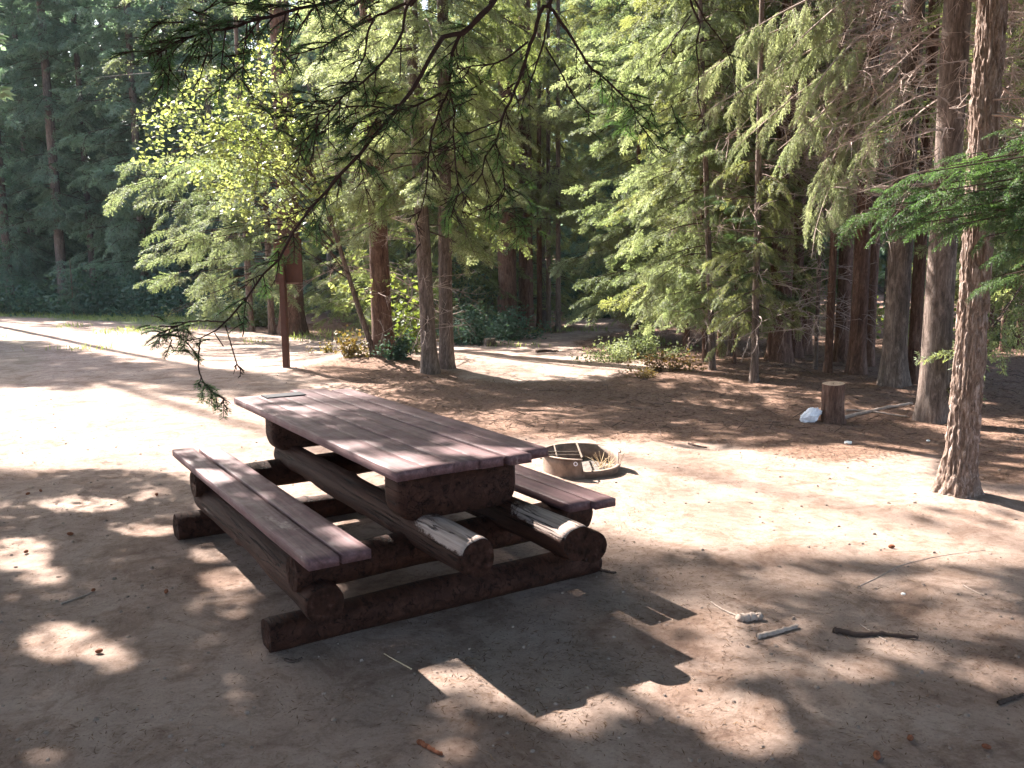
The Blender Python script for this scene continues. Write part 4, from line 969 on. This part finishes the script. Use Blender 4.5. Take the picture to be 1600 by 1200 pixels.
# roof of boughs over the camera: unseen firs added to block sky light
CAN = [(ov, OT)]
for lb, T, H in [('tall fir just left of the camera position', (-5.6, 1.2), 15), ('tall fir behind the camera position', (-1.2, -3.2), 16), ('tall fir beyond the right edge, level with the table', (5.6, 4.6), 14),
                 ('fir left of the view, level with the bench', (-7.6, 6.2), 14), ('fir behind the camera to the right', (4.8, -3.0), 15)]:
    e = empty('fir_tree', (T[0], T[1], gh(*T)), 0, lb, 'fir', 'firs standing around the camera')
    link('trunk', trunk_mesh('trunk', H, .2, .06, M['bark_red'], seed=int(H), nu=16), e); CAN.append((e, T))
CC = {i: Crown(6000+i) for i in range(len(CAN))}; rr = np.random.default_rng(88)
for x in np.arange(-9.5, 8.5, .7):
    for y in np.arange(-6, 8.6, .7):
        for lay in range(4):
            P = np.array([x+rr.normal()*.3, y+rr.normal()*.3, 4.7+lay*1.8+rr.uniform(0, 2.0)])
            if in_frame(P, 1.35*CAM_F/max(P[1], 1.2)): continue
            if not keep_shadow(P+np.array([[0, 0, 0], [.5, 0, 0], [-.5, 0, 0], [0, .5, 0], [0, -.5, 0.]])).all(): continue
            i = int(np.argmin([math.hypot(P[0]-T[0], P[1]-T[1]) for _, T in CAN])); T = CAN[i][1]; dd = math.hypot(P[0]-T[0], P[1]-T[1])
            if dd > 5.2: continue
            o = np.array(CAN[i][0].location); az = math.atan2(P[1]-T[1], P[0]-T[0])
            for k in range(2): CC[i].frond('lo', P-o+rr.normal(0, .2, 3), az+rr.normal()*.8, -.15+rr.normal()*.2, rr.normal()*.35, rr.uniform(.7, 1.1), 1.2)
            if rr.random() < .3: CC[i].W.append(tube_quads(np.array([[0, 0, P[2]+.3], (P-o)*.5+np.array([0, 0, (P[2]+.3)*.5]), P-o]), .03, .008))
for i, c in CC.items():
    if c.F: link('upper_crown', c.mesh('upper_crown', M['needle_far'], carve=tuple(CAN[i][0].location)), CAN[i][0])

# young fir beyond the right edge, its dark bough crossing the trunk
RT = (3.75, 4.75)
e = empty('fir_tree', (RT[0], RT[1], gh(*RT)), 0, 'young fir at the right edge whose dark green bough crosses the near trunk', 'fir')
link('trunk', trunk_mesh('trunk', 4.6, .05, .02, M['bark_red'], seed=8, nu=12), e)
c = Crown(91); o = np.array(e.location)
for (x, y, d, L) in [(1345, 330, 4.7, .45), (1400, 320, 4.6, .5), (1440, 270, 4.6, .45), (1470, 330, 4.5, .5), (1520, 240, 4.7, .5), (1570, 220, 4.8, .5), (1430, 350, 4.6, .4), (1520, 300, 4.5, .55), (1560, 330, 4.5, .5), (1590, 280, 4.6, .5),
                     (1480, 260, 4.7, .45), (1540, 370, 4.5, .4), (1590, 390, 4.6, .45), (1500, 350, 4.5, .4), (1385, 300, 4.7, .4), (1600, 200, 4.8, .5), (1570, 430, 4.8, .4), (1610, 340, 4.6, .5), (1460, 300, 4.55, .5), (1550, 270, 4.6, .5)]:
    tip = pd(x, y, d)-o; base = np.array([0, 0, tip[2]+.12]); v = tip-base; az = math.atan2(v[1], v[0]); n = math.hypot(v[0], v[1])
    c.W.append(tube_quads(np.array([base, (base+tip)/2+np.array([0, 0, .06]), tip]), .009, .003, 4))
    k = 0
    for q in np.arange(0, min(n, .9), .11):
        b = tip-np.array([math.cos(az), math.sin(az), 0])*q+np.array([0, 0, .04*q])
        c.frond('hi', b, az+c.r.choice([-1, 1])*c.r.uniform(.1, .9), c.r.normal(-.12, .3), c.r.normal()*.6, L*c.r.uniform(.35, .7), .8)
link('crown', c.mesh('right_fir_crown', M['needle_right']), e)

# ------------------------------------------------------------------ picnic table
OX, OY, AZ = -.498, 3.472, -.996
tb = empty('picnic_table', (OX, OY, 0), AZ, 'heavy log picnic table with dark red brown plank top and two attached benches', 'picnic table')
def log_mesh(name, a, b, r0, seed, cap=True, wear=None, flat_top=None, nu=28, knots=.05):
    """log between local points a and b"""
    a = np.array(a, float); b = np.array(b, float); L = np.linalg.norm(b-a); ax = (b-a)/L; up = np.array([0, 0, 1.]); s = norm(np.cross(ax, up)); u2 = np.cross(s, ax)
    nv = max(24, int(L*28)); t = np.linspace(0, 1, nv); th = np.linspace(0, 2*math.pi, nu, endpoint=False); T_, TH = np.meshgrid(t, th, indexing='ij')
    rr = r0*(1+.06*(t[:, None]-.5)*(1 if seed % 2 else -1)+.12*(vnoise(np.stack([np.cos(TH)*1.2, np.sin(TH)*1.2, T_*L*2.5], -1)+seed*3.1, seed)-.5)*2+knots*(vnoise(np.stack([np.cos(TH)*3, np.sin(TH)*3, T_*L*5], -1)+seed, seed+1)-.5))
    kr = np.random.default_rng(seed+40)
    for _k in range(int(3+L*2.5)):
        tk, ak = kr.uniform(.05, .95)*L, kr.uniform(0, 2*math.pi); da = np.angle(np.exp(1j*(TH-ak)))
        rr = rr+r0*kr.uniform(.08, .22)*np.exp(-(da**2)/.07-((T_*L-tk)**2)/.0012)
    edge = np.minimum(T_, 1-T_)*L; rr = rr*(1-.05*np.exp(-edge/.004))
    cx = (vnoise(np.stack([t*L*.9, t*0, t*0+seed], -1), seed+4)-.5)*r0*.7
    P = a+ax*(t*L)[:, None, None]+s*(rr*np.cos(TH)+cx[:, None])[..., None]+u2*(rr*np.sin(TH))[..., None]
    if flat_top is not None: P[..., 2] = np.minimum(P[..., 2], flat_top)
    c0 = P[0].mean(0); c1 = P[-1].mean(0)
    # inner rings give the sawn ends a little relief
    r = np.random.default_rng(seed)
    e0 = c0+(P[0]-c0)*.5+ax*r.normal(0, .002, (nu, 1)); e1 = c1+(P[-1]-c1)*.5+ax*r.normal(0, .002, (nu, 1))
    me = mesh_grid(name, np.concatenate([e0[None], P, e1[None]]), [M['log'], M['endgrain']], True, True, True)
    mi = np.zeros(len(me.polygons), np.int32); mi[:nu] = 1; mi[(nv)*nu:(nv+1)*nu] = 1; mi[-2:] = 1
    me.polygons.foreach_set('material_index', mi); sm = mi == 0; me.polygons.foreach_set('use_smooth', sm)
    wv = np.zeros((nv+2, nu), np.float32)
    if wear is not None:
        W_ = wear(t, th); wv[1:-1] = W_
    at = me.attributes.new('wear', 'FLOAT', 'POINT'); at.data.foreach_set('value', wv.reshape(-1))
    return me
def part(name, me, label=None):
    o = link(name, me, tb)
    if label: o['label'] = label
    return o
wtop = lambda t, th: np.clip((t[:, None]-.78)*7, 0, 1)*np.clip(np.sin(th)[None, :]*1.6-.1, 0, 1)
wlow = lambda t, th: .12*np.clip(np.sin(th)[None, :], 0, 1)*np.ones_like(t)[:, None]
part('base_log', log_mesh('base_log', (-.30, -.49, .056), (-.26, 1.27, .060), .080, 1, wear=wlow))
part('base_log', log_mesh('base_log', (-2.06, -.49, .062), (-2.04, 1.27, .062), .084, 2, wear=wlow))
part('bench_log', log_mesh('bench_log', (-2.16, -.28, .222), (-.07, -.285, .218), .083, 3, wear=wlow))
part('bench_log', log_mesh('bench_log', (-2.16, 1.07, .222), (-.03, 1.07, .218), .083, 4, wear=wlow))
part('cross_log', log_mesh('cross_log', (-.24, -.385, .335), (-.24, 1.20, .335), .082, 5, wear=wlow, flat_top=.417))
part('cross_log', log_mesh('cross_log', (-2.04, -.385, .335), (-2.04, 1.20, .335), .082, 6, wear=wlow, flat_top=.417))
part('table_log', log_mesh('table_log', (-2.17, .215, .432), (.30, .215, .432), .082, 7, wear=wtop), 'log with pale worn top at its near end, left one under the table')
part('table_log', log_mesh('table_log', (-2.17, .655, .432), (.385, .655, .432), .083, 8, wear=wtop), 'log with pale worn top at its near end, right one under the table')
def half_log(u, v0, v1, z0, z1, th=.17, seed=0):
    """top bearer: flat top, rounded lower corners"""
    n = 10; rad = .11; prof = []
    prof += [(v0, z1), (v1, z1)]
    for k in range(n+1):
        a = k/n*math.pi/2; prof.append((v1-rad*.6*(1-math.cos(a)), z0+rad*(1-math.sin(a))))
    for k in range(n+1):
        a = math.pi/2-k/n*math.pi/2; prof.append((v0+rad*.6*(1-math.cos(a)), z0+rad*(1-math.sin(a))))
    P = np.array(prof); nu = 14; us = np.linspace(-1, 1, nu); rows = []
    c = P.mean(0)
    for s in us:
        k = 1-.10*abs(s)**5; q = c+(P-c)*k; q[:2, 1] = z1
        x = np.full(len(P), u+s*th/2); x = x+(vnoise(np.stack([q[:, 0]*9, q[:, 1]*9, q[:, 0]*0+s], -1), seed)-.5)*.012
        rows.append(np.stack([x, q[:, 0], q[:, 1]], -1))
    A = np.array(rows); me = mesh_grid('top_bearer', A, [M['log']], True, False, True)
    at = me.attributes.new('wear', 'FLOAT', 'POINT'); at.data.foreach_set('value', np.zeros(len(me.vertices), np.float32)); return me
part('top_bearer', half_log(-.22, .08, .71, .49, .717, .19, 1)); part('top_bearer', half_log(-2.03, .08, .71, .49, .717, .19, 2))
def plank(u0, u1, v0, v1, zt, th=.04, skew=0, seed=0, z_tw=0):
    nu_ = 40; us = np.linspace(u0, u1, nu_); r = np.random.default_rng(seed); b = .0008
    prof = [(v0, -th+b), (v0, -b), (v0+b, 0), (v1-b, 0), (v1, -b), (v1, -th+b), (v1-b, -th), (v0+b, -th)]
    prof2 = []
    for i in range(8):
        prof2.append(prof[i])
        if i == 2:
            for f in (.25, .5, .75): prof2.append((v0+b+(v1-v0-2*b)*f, 0))
    P = np.array(prof2); rows = []
    sag = r.normal()*.002
    for k, x in enumerate(us):
        e = 1 if 0 < k < nu_-1 else .985; t = (x-u0)/(u1-u0); c = P.mean(0)
        q = c+(P-c)*np.array([e, e]); dv = skew*(t-.5)+r.normal()*.0004
        wz = (vnoise(np.stack([np.full(len(q), x*2.2), q[:, 0]*5, np.full(len(q), seed*1.)], -1), 3)-.5)*.004
        rows.append(np.stack([np.full(len(q), x), q[:, 0]+dv, zt+q[:, 1]+wz+sag*math.sin(t*math.pi)+z_tw*(t-.5)], -1))
    return mesh_grid('plank', np.array(rows), [M['plank']], True, False, True)
for k, (u0, u1, v0, v1, sk, zz) in enumerate([(-2.555, -.008, .015, .1596, .0, 0), (-2.54, -.014, .1604, .2953, .0, .0), (-2.545, -.012, .2961, .4325, 0, 0), (-2.665, .003, .434, .549, -.012, .001), (-2.64, .012, .566, .686, .012, 0), (-2.52, -.035, .691, .822, .0, .001)]):
    part('table_plank', plank(u0, u1, v0, v1, .76+zz, .042, sk, k+1))
for k, (u0, u1, v0, v1) in enumerate([(-2.53, .03, -.398, -.268), (-2.46, .024, -.250, -.122), (-2.50, -.04, .948, 1.076), (-2.5, -.012, 1.092, 1.222)]):
    part('bench_plank', plank(u0, u1, v0, v1, .459, .04, .004*(-1)**k, k+11))
def box_mesh(name, x0, x1, y0, y1, z0, z1, m, bev=.004):
    v = [(x, y, z) for z in (z0, z1) for y in (y0, y1) for x in (x0, x1)]
    f = [(0, 2, 3, 1), (4, 5, 7, 6), (0, 1, 5, 4), (2, 6, 7, 3), (0, 4, 6, 2), (1, 3, 7, 5)]
    import bmesh
    bm = bmesh.new(); vs = [bm.verts.new(p) for p in v]; [bm.faces.new([vs[i] for i in q]) for q in f]
    if bev: bmesh.ops.bevel(bm, geom=bm.edges[:], offset=bev, segments=2, affect='EDGES')
    me = bpy.data.meshes.new(name); bm.to_mesh(me); bm.free(); me.materials.append(m); return me
part('metal_plate', box_mesh('metal_plate', -2.51, -2.365, .185, .455, .7625, .7685, M['plate'], .001), 'dark flat metal plate set on the far end of the top')

# ------------------------------------------------------------------ fire ring
FC = (.545, 6.62); RG = .30
fr = empty('fire_ring', (FC[0], FC[1], gh(*FC)), 0, 'low rusty steel fire ring in the sun behind the table', 'fire ring')
def ring_mesh():
    n = 96; rows = []; out = []
    a = np.linspace(0, 2*math.pi, n, endpoint=False)
    # opening on the near right side: from -95 deg to -5 deg
    dg = (np.degrees(a)+360) % 360
    low = (dg > 268) & (dg < 350)
    top_ = np.where(low, .05, .148); 
    def rng_(r, z): return np.stack([r*np.cos(a), r*np.sin(a), z*np.ones(n)], -1)
    P = np.stack([rng_(RG, -.05), rng_(RG, np.minimum(top_, .03)), rng_(RG+.001, top_*.6), rng_(RG, top_), rng_(RG-.006, top_), rng_(RG-.006, top_*.5), rng_(RG-.006, -.05)])
    return mesh_grid('ring_wall', P, [M['steel']], True, False)
link('ring_wall', ring_mesh(), fr)
def arc(name, r0, r1, z0, z1, a0, a1, m, n=40):
    a = np.linspace(R(a0), R(a1), n)
    def q(r, z): return np.stack([r*np.cos(a), r*np.sin(a), np.full(n, z)], -1)
    P = np.stack([q(r0, z0), q(r1, z0), q(r1, z1), q(r0, z1), q(r0, z0)]).transpose(1, 0, 2)
    return mesh_grid(name, P[:, :4], [m], True, False, True)
link('rim', arc('rim', RG-.002, RG+.022, .146, .154, 350, 628, M['steel']), fr)
link('opening_lip', arc('opening_lip', RG-.015, RG+.02, .05, .058, 268, 350, M['steel']), fr)
gq = [tube_quads(np.array([[-.30+.02, y, .158], [-.01, y*1.0, .158]]) if abs(y) < .2 else np.array([[-math.sqrt(.3**2-y*y), y, .158], [-.01, y, .158]]), .0055, .0055, 6) for y in (-.18, -.06)]
gq += [tube_quads(np.array([[-.01, -.28, .158], [-.01, .28, .158]]), .008, .008, 6), tube_quads(np.array([[-.2, -.21, .153], [-.2, .21, .153]]), .006, .006, 6)]
link('grate', mesh_quads('grate', np.concatenate(gq), [M['steel_in']]), fr)
hl = [tube_quads(np.array([[RG*math.cos(R(x)), RG*math.sin(R(x)), .10], [(RG+.004)*math.cos(R(x)), (RG+.004)*math.sin(R(x)), .10]]), .018, .018, 10) for x in (262,)]
disc = []
for x in (258,):
    c0 = np.array([(RG+.002)*math.cos(R(x)), (RG+.002)*math.sin(R(x)), .115]); sdv = np.array([-math.sin(R(x)), math.cos(R(x)), 0]); k = 14
    ang = np.linspace(0, 2*math.pi, k+1)
    for i in range(0, k, 1):
        p1 = c0+.017*(math.cos(ang[i])*sdv+math.sin(ang[i])*np.array([0, 0, 1])); p2 = c0+.017*(math.cos(ang[i+1])*sdv+math.sin(ang[i+1])*np.array([0, 0, 1])); q1 = c0+.010*(math.cos(ang[i])*sdv+math.sin(ang[i])*np.array([0, 0, 1])); q2 = c0+.010*(math.cos(ang[i+1])*sdv+math.sin(ang[i+1])*np.array([0, 0, 1]))
        disc.append(np.stack([q1, p1, p2, q2]))
link('vent_collar', mesh_quads('vent_collar', np.array(disc), [M['bag']]), fr)
a = np.linspace(0, 2*math.pi, 40, endpoint=False); rr_ = np.array([.29, .2, .1, .0])[:, None]
P = np.stack([rr_*np.cos(a), rr_*np.sin(a), .012+.02*vnoise(np.stack([rr_*np.cos(a)*9, rr_*np.sin(a)*9, rr_*0+a*0], -1)+4)], -1)
link('ash_bed', mesh_grid('ash_bed', P, [M['soot']], True), fr)
r = np.random.default_rng(33); Q = []
for k in range(26):
    x, y = .19+r.normal()*.05, -.03+r.normal()*.07; d = norm(np.array([r.normal()*.5+.05, r.normal()*.4, r.uniform(.3, 1.1)])); L = r.uniform(.06, .15)
    p = np.array([x, y, .02]); Q.append(tube_quads(np.array([p, p+d*L*.5, p+d*L+r.normal(0, .01, 3)]), r.uniform(.002, .005), .002, 4))
o = link('dry_sticks', mesh_quads('dry_sticks', np.concatenate(Q), [M['straw']])); o.location = (FC[0], FC[1], gh(*FC)+.01)
tag(o, 'tangle of pale dry sticks standing in the right side of the fire ring', 'kindling')

# ------------------------------------------------------------------ sign on its post, seen from the back
SG_ = gp(448, 581)
sn = empty('sign', (SG_[0], SG_[1], gh(*SG_)), R(-8), 'brown wooden sign board on a single post, seen from behind', 'sign')
link('post', box_mesh('post', -.045, .045, -.045, .045, -.2, 1.72, M['sign'], .006), sn)
link('board', box_mesh('board', -.14, .30, .052, .085, 1.33, 2.0, M['sign'], .004), sn)
link('crossbar', box_mesh('crossbar', -.12, .26, .02, .05, 1.303, 1.33, M['sign_edge'], .003), sn)
link('board_edge', box_mesh('board_edge', -.148, -.132, .05, .088, 1.33, 2.0, M['sign_edge'], .002), sn)

# ------------------------------------------------------------------ stump, bag, sticks, cones
def stump(label, px, by, rad, h, bark='bark_red'):
    T = gp(px, by); e = empty('stump', (T[0], T[1], gh(*T)), 0, label, 'stump')
    nu = 40; z = np.linspace(-.08, h, 18); th = np.linspace(0, 2*math.pi, nu, endpoint=False); TH, Z = np.meshgrid(th, z)
    rr = rad*(1+.25*np.exp(-np.maximum(Z, 0)/.05)*(.6+.4*np.cos(3*TH)))*(1+.10*(vnoise(np.stack([np.cos(TH)*3, np.sin(TH)*3, Z*3], -1), int(px))-.5)+.05*(vnoise(np.stack([np.cos(TH)*9, np.sin(TH)*9, Z*5], -1), 2)-.5))
    P = np.stack([np.cos(TH)*rr, np.sin(TH)*rr*.9, Z], -1); P[-1, :, 2] += .012*np.cos(th-1)
    link('bark', mesh_grid('bark', P, [M[bark]], True, True, False), e)
    k = np.array([1., .7, .35, .02])[:, None, None]; top_ = P[-1][None]*k; top_[..., 2] = P[-1][None, :, 2]*np.ones((4, 1))-.004
    link('cut_face', mesh_grid('cut_face', top_, [M['cutwood']], True, True, False), e)
    return e
stump('knee high upright cut log beside the white bag at right', 1300, 660, .115, .40)
stump('tiny pale cut stump among the blue green shrubs left of the path', 765, 541, .12, .16, 'bark_grey')
# crumpled plastic bag
T = gp(1262, 661)
import bmesh
bm = bmesh.new(); bmesh.ops.create_icosphere(bm, subdivisions=5, radius=1.0)
co = np.array([v.co[:] for v in bm.verts]); n1 = vnoise(co*2.2+5, 1); nn2 = np.abs(vnoise(co*5+3, 2)-.5)*2; n3 = np.abs(vnoise(co*11, 4)-.5)*2
rr = .72+.42*n1-.22*nn2-.10*n3; co = co*rr[:, None]*np.array([.115, .08, .095]); co[:, 2] = np.maximum(co[:, 2]+.055, -.005)
co[:, 0] += co[:, 2]*.45
for v, q in zip(bm.verts, co): v.co = q
for f in bm.faces: f.smooth = True
me = bpy.data.meshes.new('plastic_bag'); bm.to_mesh(me); bm.free(); me.materials.append(M['bag'])
o = link('plastic_bag', me); o.location = (T[0], T[1], gh(*T)+.005); tag(o, 'crumpled white plastic bag lying left of the cut log', 'plastic bag')

def stick(label, pts, r0, r1, m='stick', name='stick', seed=0, sides=9, cat='stick', twigs=0):
    P = [np.array([*gp(x, y), 0.]) for x, y in pts]
    for p in P: p[2] = gh(p[0], p[1])+r0*.7
    C_ = smooth_path(P, 22); o = C_[0].copy(); rr = np.random.default_rng(seed+5); C_[1:-1] += rr.normal(0, r0*.25, (20, 3))*np.array([1, 1, .4]); C_ -= o
    t = norm(np.gradient(C_, axis=0)); a = norm(np.cross(t, [0, 0, 1.])); b = np.cross(t, a); th = np.linspace(0, 2*math.pi, sides, endpoint=False)
    ra = np.linspace(r0, r1, 22)*(1+.2*rr.normal(0, 1, 22).clip(-1, 1)*.5)
    me = mesh_grid(name, C_[:, None]+ra[:, None, None]*(np.cos(th)[None, :, None]*a[:, None]+np.sin(th)[None, :, None]*b[:, None]), [M[m]], True, True, True)
    ob = link(name, me); ob.location = o; return tag(ob, label, cat, 'sticks lying on the ground')
stick('short pale stick pointing right in front of the table shadow', [(1183, 998), (1215, 990), (1246, 982)], .012, .010)
stick('thick stubby piece of pale wood left of the short pale stick', [(1156, 971), (1172, 970), (1188, 969)], .020, .018)
stick('thin twig running up left from the stubby piece of wood', [(1154, 966), (1130, 955), (1110, 942)], .005, .003)
stick('long dark crooked stick right of the short pale stick', [(1304, 988), (1340, 994), (1380, 993), (1434, 1000)], .014, .007, 'stick_dark')
stick('thin pale twig crossing the long dark stick', [(1345, 978), (1365, 990), (1385, 1003)], .004, .003)
stick('fallen branch on the ground between the cut log and the broad trunk', [(1318, 655), (1350, 650), (1390, 643), (1425, 638)], .022, .014)
stick('second fallen branch crossing behind the cut log', [(1322, 646), (1360, 648), (1420, 655)], .012, .008)
stick('long thin crooked twig lying at right in the sun shade border', [(1340, 918), (1375, 900), (1410, 882), (1470, 868), (1540, 858)], .0028, .0015, 'stick')
stick('thin dark twig in the sunlit dirt beyond the fire ring', [(1076, 694), (1090, 697), (1104, 699)], .010, .006, 'stick_dark')
stick('dark stub at the right end of the near base log', [(935, 893), (948, 896), (962, 898)], .010, .006, 'stick_dark')
stick('short dark stick in the left foreground shade', [(446, 1033), (458, 1036), (472, 1031)], .007, .004, 'stick_dark')
stick('brown bark strip lying at the bottom centre', [(655, 1164), (672, 1174), (690, 1184)], .009, .006, 'cone')
stick('thin straw in front of the table shadow gap', [(643, 1048), (600, 1024)], .003, .002, 'straw')
stick('thin pale twig left of the bench with a cone at its tip', [(95, 943), (120, 935), (145, 925)], .005, .003)
stick('dark twig at the right edge of the foreground', [(1560, 1100), (1580, 1092), (1600, 1086)], .009, .005, 'stick_dark')
stick('small grey twig in the path sunlight behind the twin trunks', [(838, 553), (855, 551), (872, 552)], .03, .015, 'stick_dark')
stick('thin pale twig on the shaded ground at lower right', [(1505, 915), (1520, 922), (1536, 930)], .004, .003)
def cone_mesh():
    bm = bmesh.new(); bmesh.ops.create_icosphere(bm, subdivisions=3, radius=1.0)
    for v in bm.verts:
        p = v.co; a = math.atan2(p.y, p.x); k = 1+.16*math.sin(a*6+p.z*8)*math.cos(p.z*9); v.co = Vector((p.x*k*.014, p.y*k*.014, p.z*.026))
    me = bpy.data.meshes.new('pine_cone'); bm.to_mesh(me); bm.free(); me.materials.append(M['cone']); return me
cm = cone_mesh()
for i, (x, y, lb) in enumerate([(146, 924, 'reddish cone at the tip of the pale twig at left'), (155, 1021, 'bright orange brown cone in the left foreground'), (260, 928, 'dark red cone left of the near bench end'), (110, 838, 'small dark cone in the shade left of the far base log'),
                              (245, 776, 'cone just left of the far end of the near bench'), (44, 776, 'cone at the left edge of the foreground shade'), (64, 771, 'cone right of the leftmost one at the shade border'), (1422, 1160, 'dark cone at the lower right'),
                              (1393, 855, 'red brown cone standing in the sunlit dirt at right'), (1370, 1188, 'dark cone near the bottom edge at right'), (1541, 1172, 'small dark cone in the lower right corner'), (41, 865, 'dark cone in the light patch at far left')]):
    g = gp(x, y); o = link('pine_cone', cm); o.location = (g[0], g[1], gh(*g)+.012); o.rotation_euler = (1.4, .1, i*1.7); o.scale = [.6+.05*(i % 5)]*3
    tag(o, lb, 'pine cone', 'fallen cones scattered on the dirt')
for i, (x, y, s, lb) in enumerate([(1325, 692, .038, 'small white scrap on the ground in front of the cut log'), (1450, 688, .018, 'tiny white scrap left of the foreground trunk'), (1411, 929, .014, 'pale chip in the dappled light at right')]):
    g = gp(x, y); bm = bmesh.new(); bmesh.ops.create_icosphere(bm, subdivisions=3, radius=s)
    for v in bm.verts: q = float(vnoise(np.array(v.co[:])*40+i*9, 2)); v.co = Vector((v.co.x*(.7+q*.6), v.co.y*(.5+q*.4), v.co.z*(.25+.5*q)))
    me = bpy.data.meshes.new('paper_scrap'); bm.to_mesh(me); bm.free(); me.materials.append(M['paper']); o = link('paper_scrap', me); o.location = (g[0], g[1], gh(*g)+s*.15); tag(o, lb, 'scrap', 'pale scraps on the ground')

# ------------------------------------------------------------------ loose litter (uncountable) and grass
def scatter_litter():
    r = np.random.default_rng(44); n = 230000
    y = 1.5+r.random(n)**1.3*24; x = (r.random(n)*2-1)*(y*.72+1.2)
    lm = litmask(x, y); keep = lm | (r.random(n) < .08+.75*np.clip((n2(x, y, 1.4, 31)*.5+n2(x, y, 4, 32)*.5-.48)*4, 0, 1)); x, y, lm = x[keep], y[keep], lm[keep]; n = len(x)
    z = ground_h(x, y)+.003; az = r.uniform(0, 2*math.pi, n); d = np.stack([np.cos(az), np.sin(az), r.normal(0, .12, n)+np.where(lm, .1, 0)], 1); d = norm(d)
    nr = norm(np.stack([r.normal(0, .3, n), r.normal(0, .3, n), np.ones(n)], 1))
    L = np.where(lm, r.uniform(.02, .09, n), r.uniform(.008, .04, n))*(1+y*.03); W = np.where(lm, r.uniform(.002, .010, n), r.uniform(.0015, .005, n))*(1+y*.03)
    Q = blades(np.stack([x, y, z], 1), d, nr, L, W)
    tag(link('needle_litter', mesh_quads('needle_litter', Q, [M['litter']])), 'brown needles and bits of twig strewn over the dirt', 'litter', kind='stuff')
scatter_litter()
def pebbles():
    r = np.random.default_rng(47); n = 5200; y = 1.6+r.random(n)**1.5*12; x = (r.random(n)*2-1)*(y*.7+.5); s_ = .003+.010*r.random(n)**4; Q = []
    z = ground_h(x, y)
    base = np.array([[1, 0, 0], [.3, .9, 0], [-.8, .6, 0], [-.7, -.7, 0], [.4, -.9, 0]]); 
    for k in range(n):
        b = base*s_[k]*r.uniform(.7, 1.3, (5, 1)); a = r.uniform(0, 6.28); ca, sa = math.cos(a), math.sin(a); b = np.stack([b[:, 0]*ca-b[:, 1]*sa, b[:, 0]*sa+b[:, 1]*ca, b[:, 2]], 1)
        c = np.array([x[k], y[k], z[k]-.0005]); top = b*.55+np.array([0, 0, s_[k]*r.uniform(.5, .9)])
        for i in range(5):
            j = (i+1) % 5; Q.append(np.stack([b[i]+c, b[j]+c, top[j]+c, top[i]+c]))
        Q.append(np.stack([top[0]+c, top[1]+c, top[2]+c, top[3]+c])); Q.append(np.stack([top[0]+c, top[3]+c, top[4]+c, top[0]+c+np.array([1e-5, 0, 0])]))
    tag(link('gravel', mesh_quads('gravel', np.array(Q), [M['pebble']])), 'small stones and crumbs of dirt over the clearing', 'gravel', kind='stuff')
M['pebble'] = mat_plain('pebble', (.20, .15, .125), .95, .5, 14, .15, 0, 0)
pebbles()
def twig_litter():
    r = np.random.default_rng(45); Q = []
    for k in range(900):
        y = 8+r.random()*10; x = r.uniform(-.2, .75)*y
        if not litmask(np.array([x]), np.array([y]))[0]: continue
        a = r.uniform(0, 6.28); L = r.uniform(.08, .38); p = np.array([x, y, gh(x, y)+.005]); d = np.array([math.cos(a), math.sin(a), r.uniform(-.02, .15)])
        Q.append(tube_quads(np.array([p, p+d*L*.5+r.normal(0, .03, 3), p+d*L]), r.uniform(.002, .006), .002, 4))
    tag(link('fallen_twigs', mesh_quads('fallen_twigs', np.concatenate(Q), [M['limb']])), 'countless fallen twigs over the forest floor at right', 'twigs', kind='stuff')
twig_litter()
def grass():
    r = np.random.default_rng(46); p = np.array(GRASS); x0, y0 = p.min(0); x1, y1 = p.max(0); n = 60000
    x = r.uniform(x0, x1, n); y = r.uniform(y0, y1, n); k = inpoly(x, y, GRASS) & (n2(x, y, .5, 23) > .2) & (np.abs(x) < y*.68); x, y = x[k], y[k]; n = len(x)
    x2 = r.uniform(-13, 6, 16000); y2 = r.uniform(17, 27, 16000); k = n2(x2, y2, .7, 5) > .62; x = np.r_[x, x2[k]]; y = np.r_[y, y2[k]]; n = len(x)
    d = norm(np.stack([r.normal(0, .35, n), r.normal(0, .35, n), np.ones(n)], 1)); nr = norm(r.normal(0, 1, (n, 3)))
    Q = blades(np.stack([x, y, ground_h(x, y)-.01], 1), d, norm(np.cross(np.cross(d, nr), d)), r.uniform(.06, .2, n), r.uniform(.010, .022, n))
    tag(link('grass', mesh_quads('grass', Q, [M['grass']])), 'thin dry grass strip below the far left forest edge', 'grass', kind='stuff')
grass()

# ------------------------------------------------------------------ thin morning haze between the trees
hz = box_mesh('haze', -75, 75, -45, 72, -1.6, 36, M['ground'], 0)
hz.materials.clear(); hm = bpy.data.materials.new('haze'); hm.use_nodes = True; hn = hm.node_tree; hn.nodes.clear()
ho = hn.nodes.new('ShaderNodeOutputMaterial'); hv = hn.nodes.new('ShaderNodeVolumePrincipled'); hv.inputs['Color'].default_value = (.82, .9, 1, 1); hv.inputs['Density'].default_value = .0003
hn.links.new(hv.outputs[0], ho.inputs['Volume']); hz.materials.append(hm)
tag(link('haze', hz), 'thin pale haze in the air between the far trees', 'haze', kind='stuff')
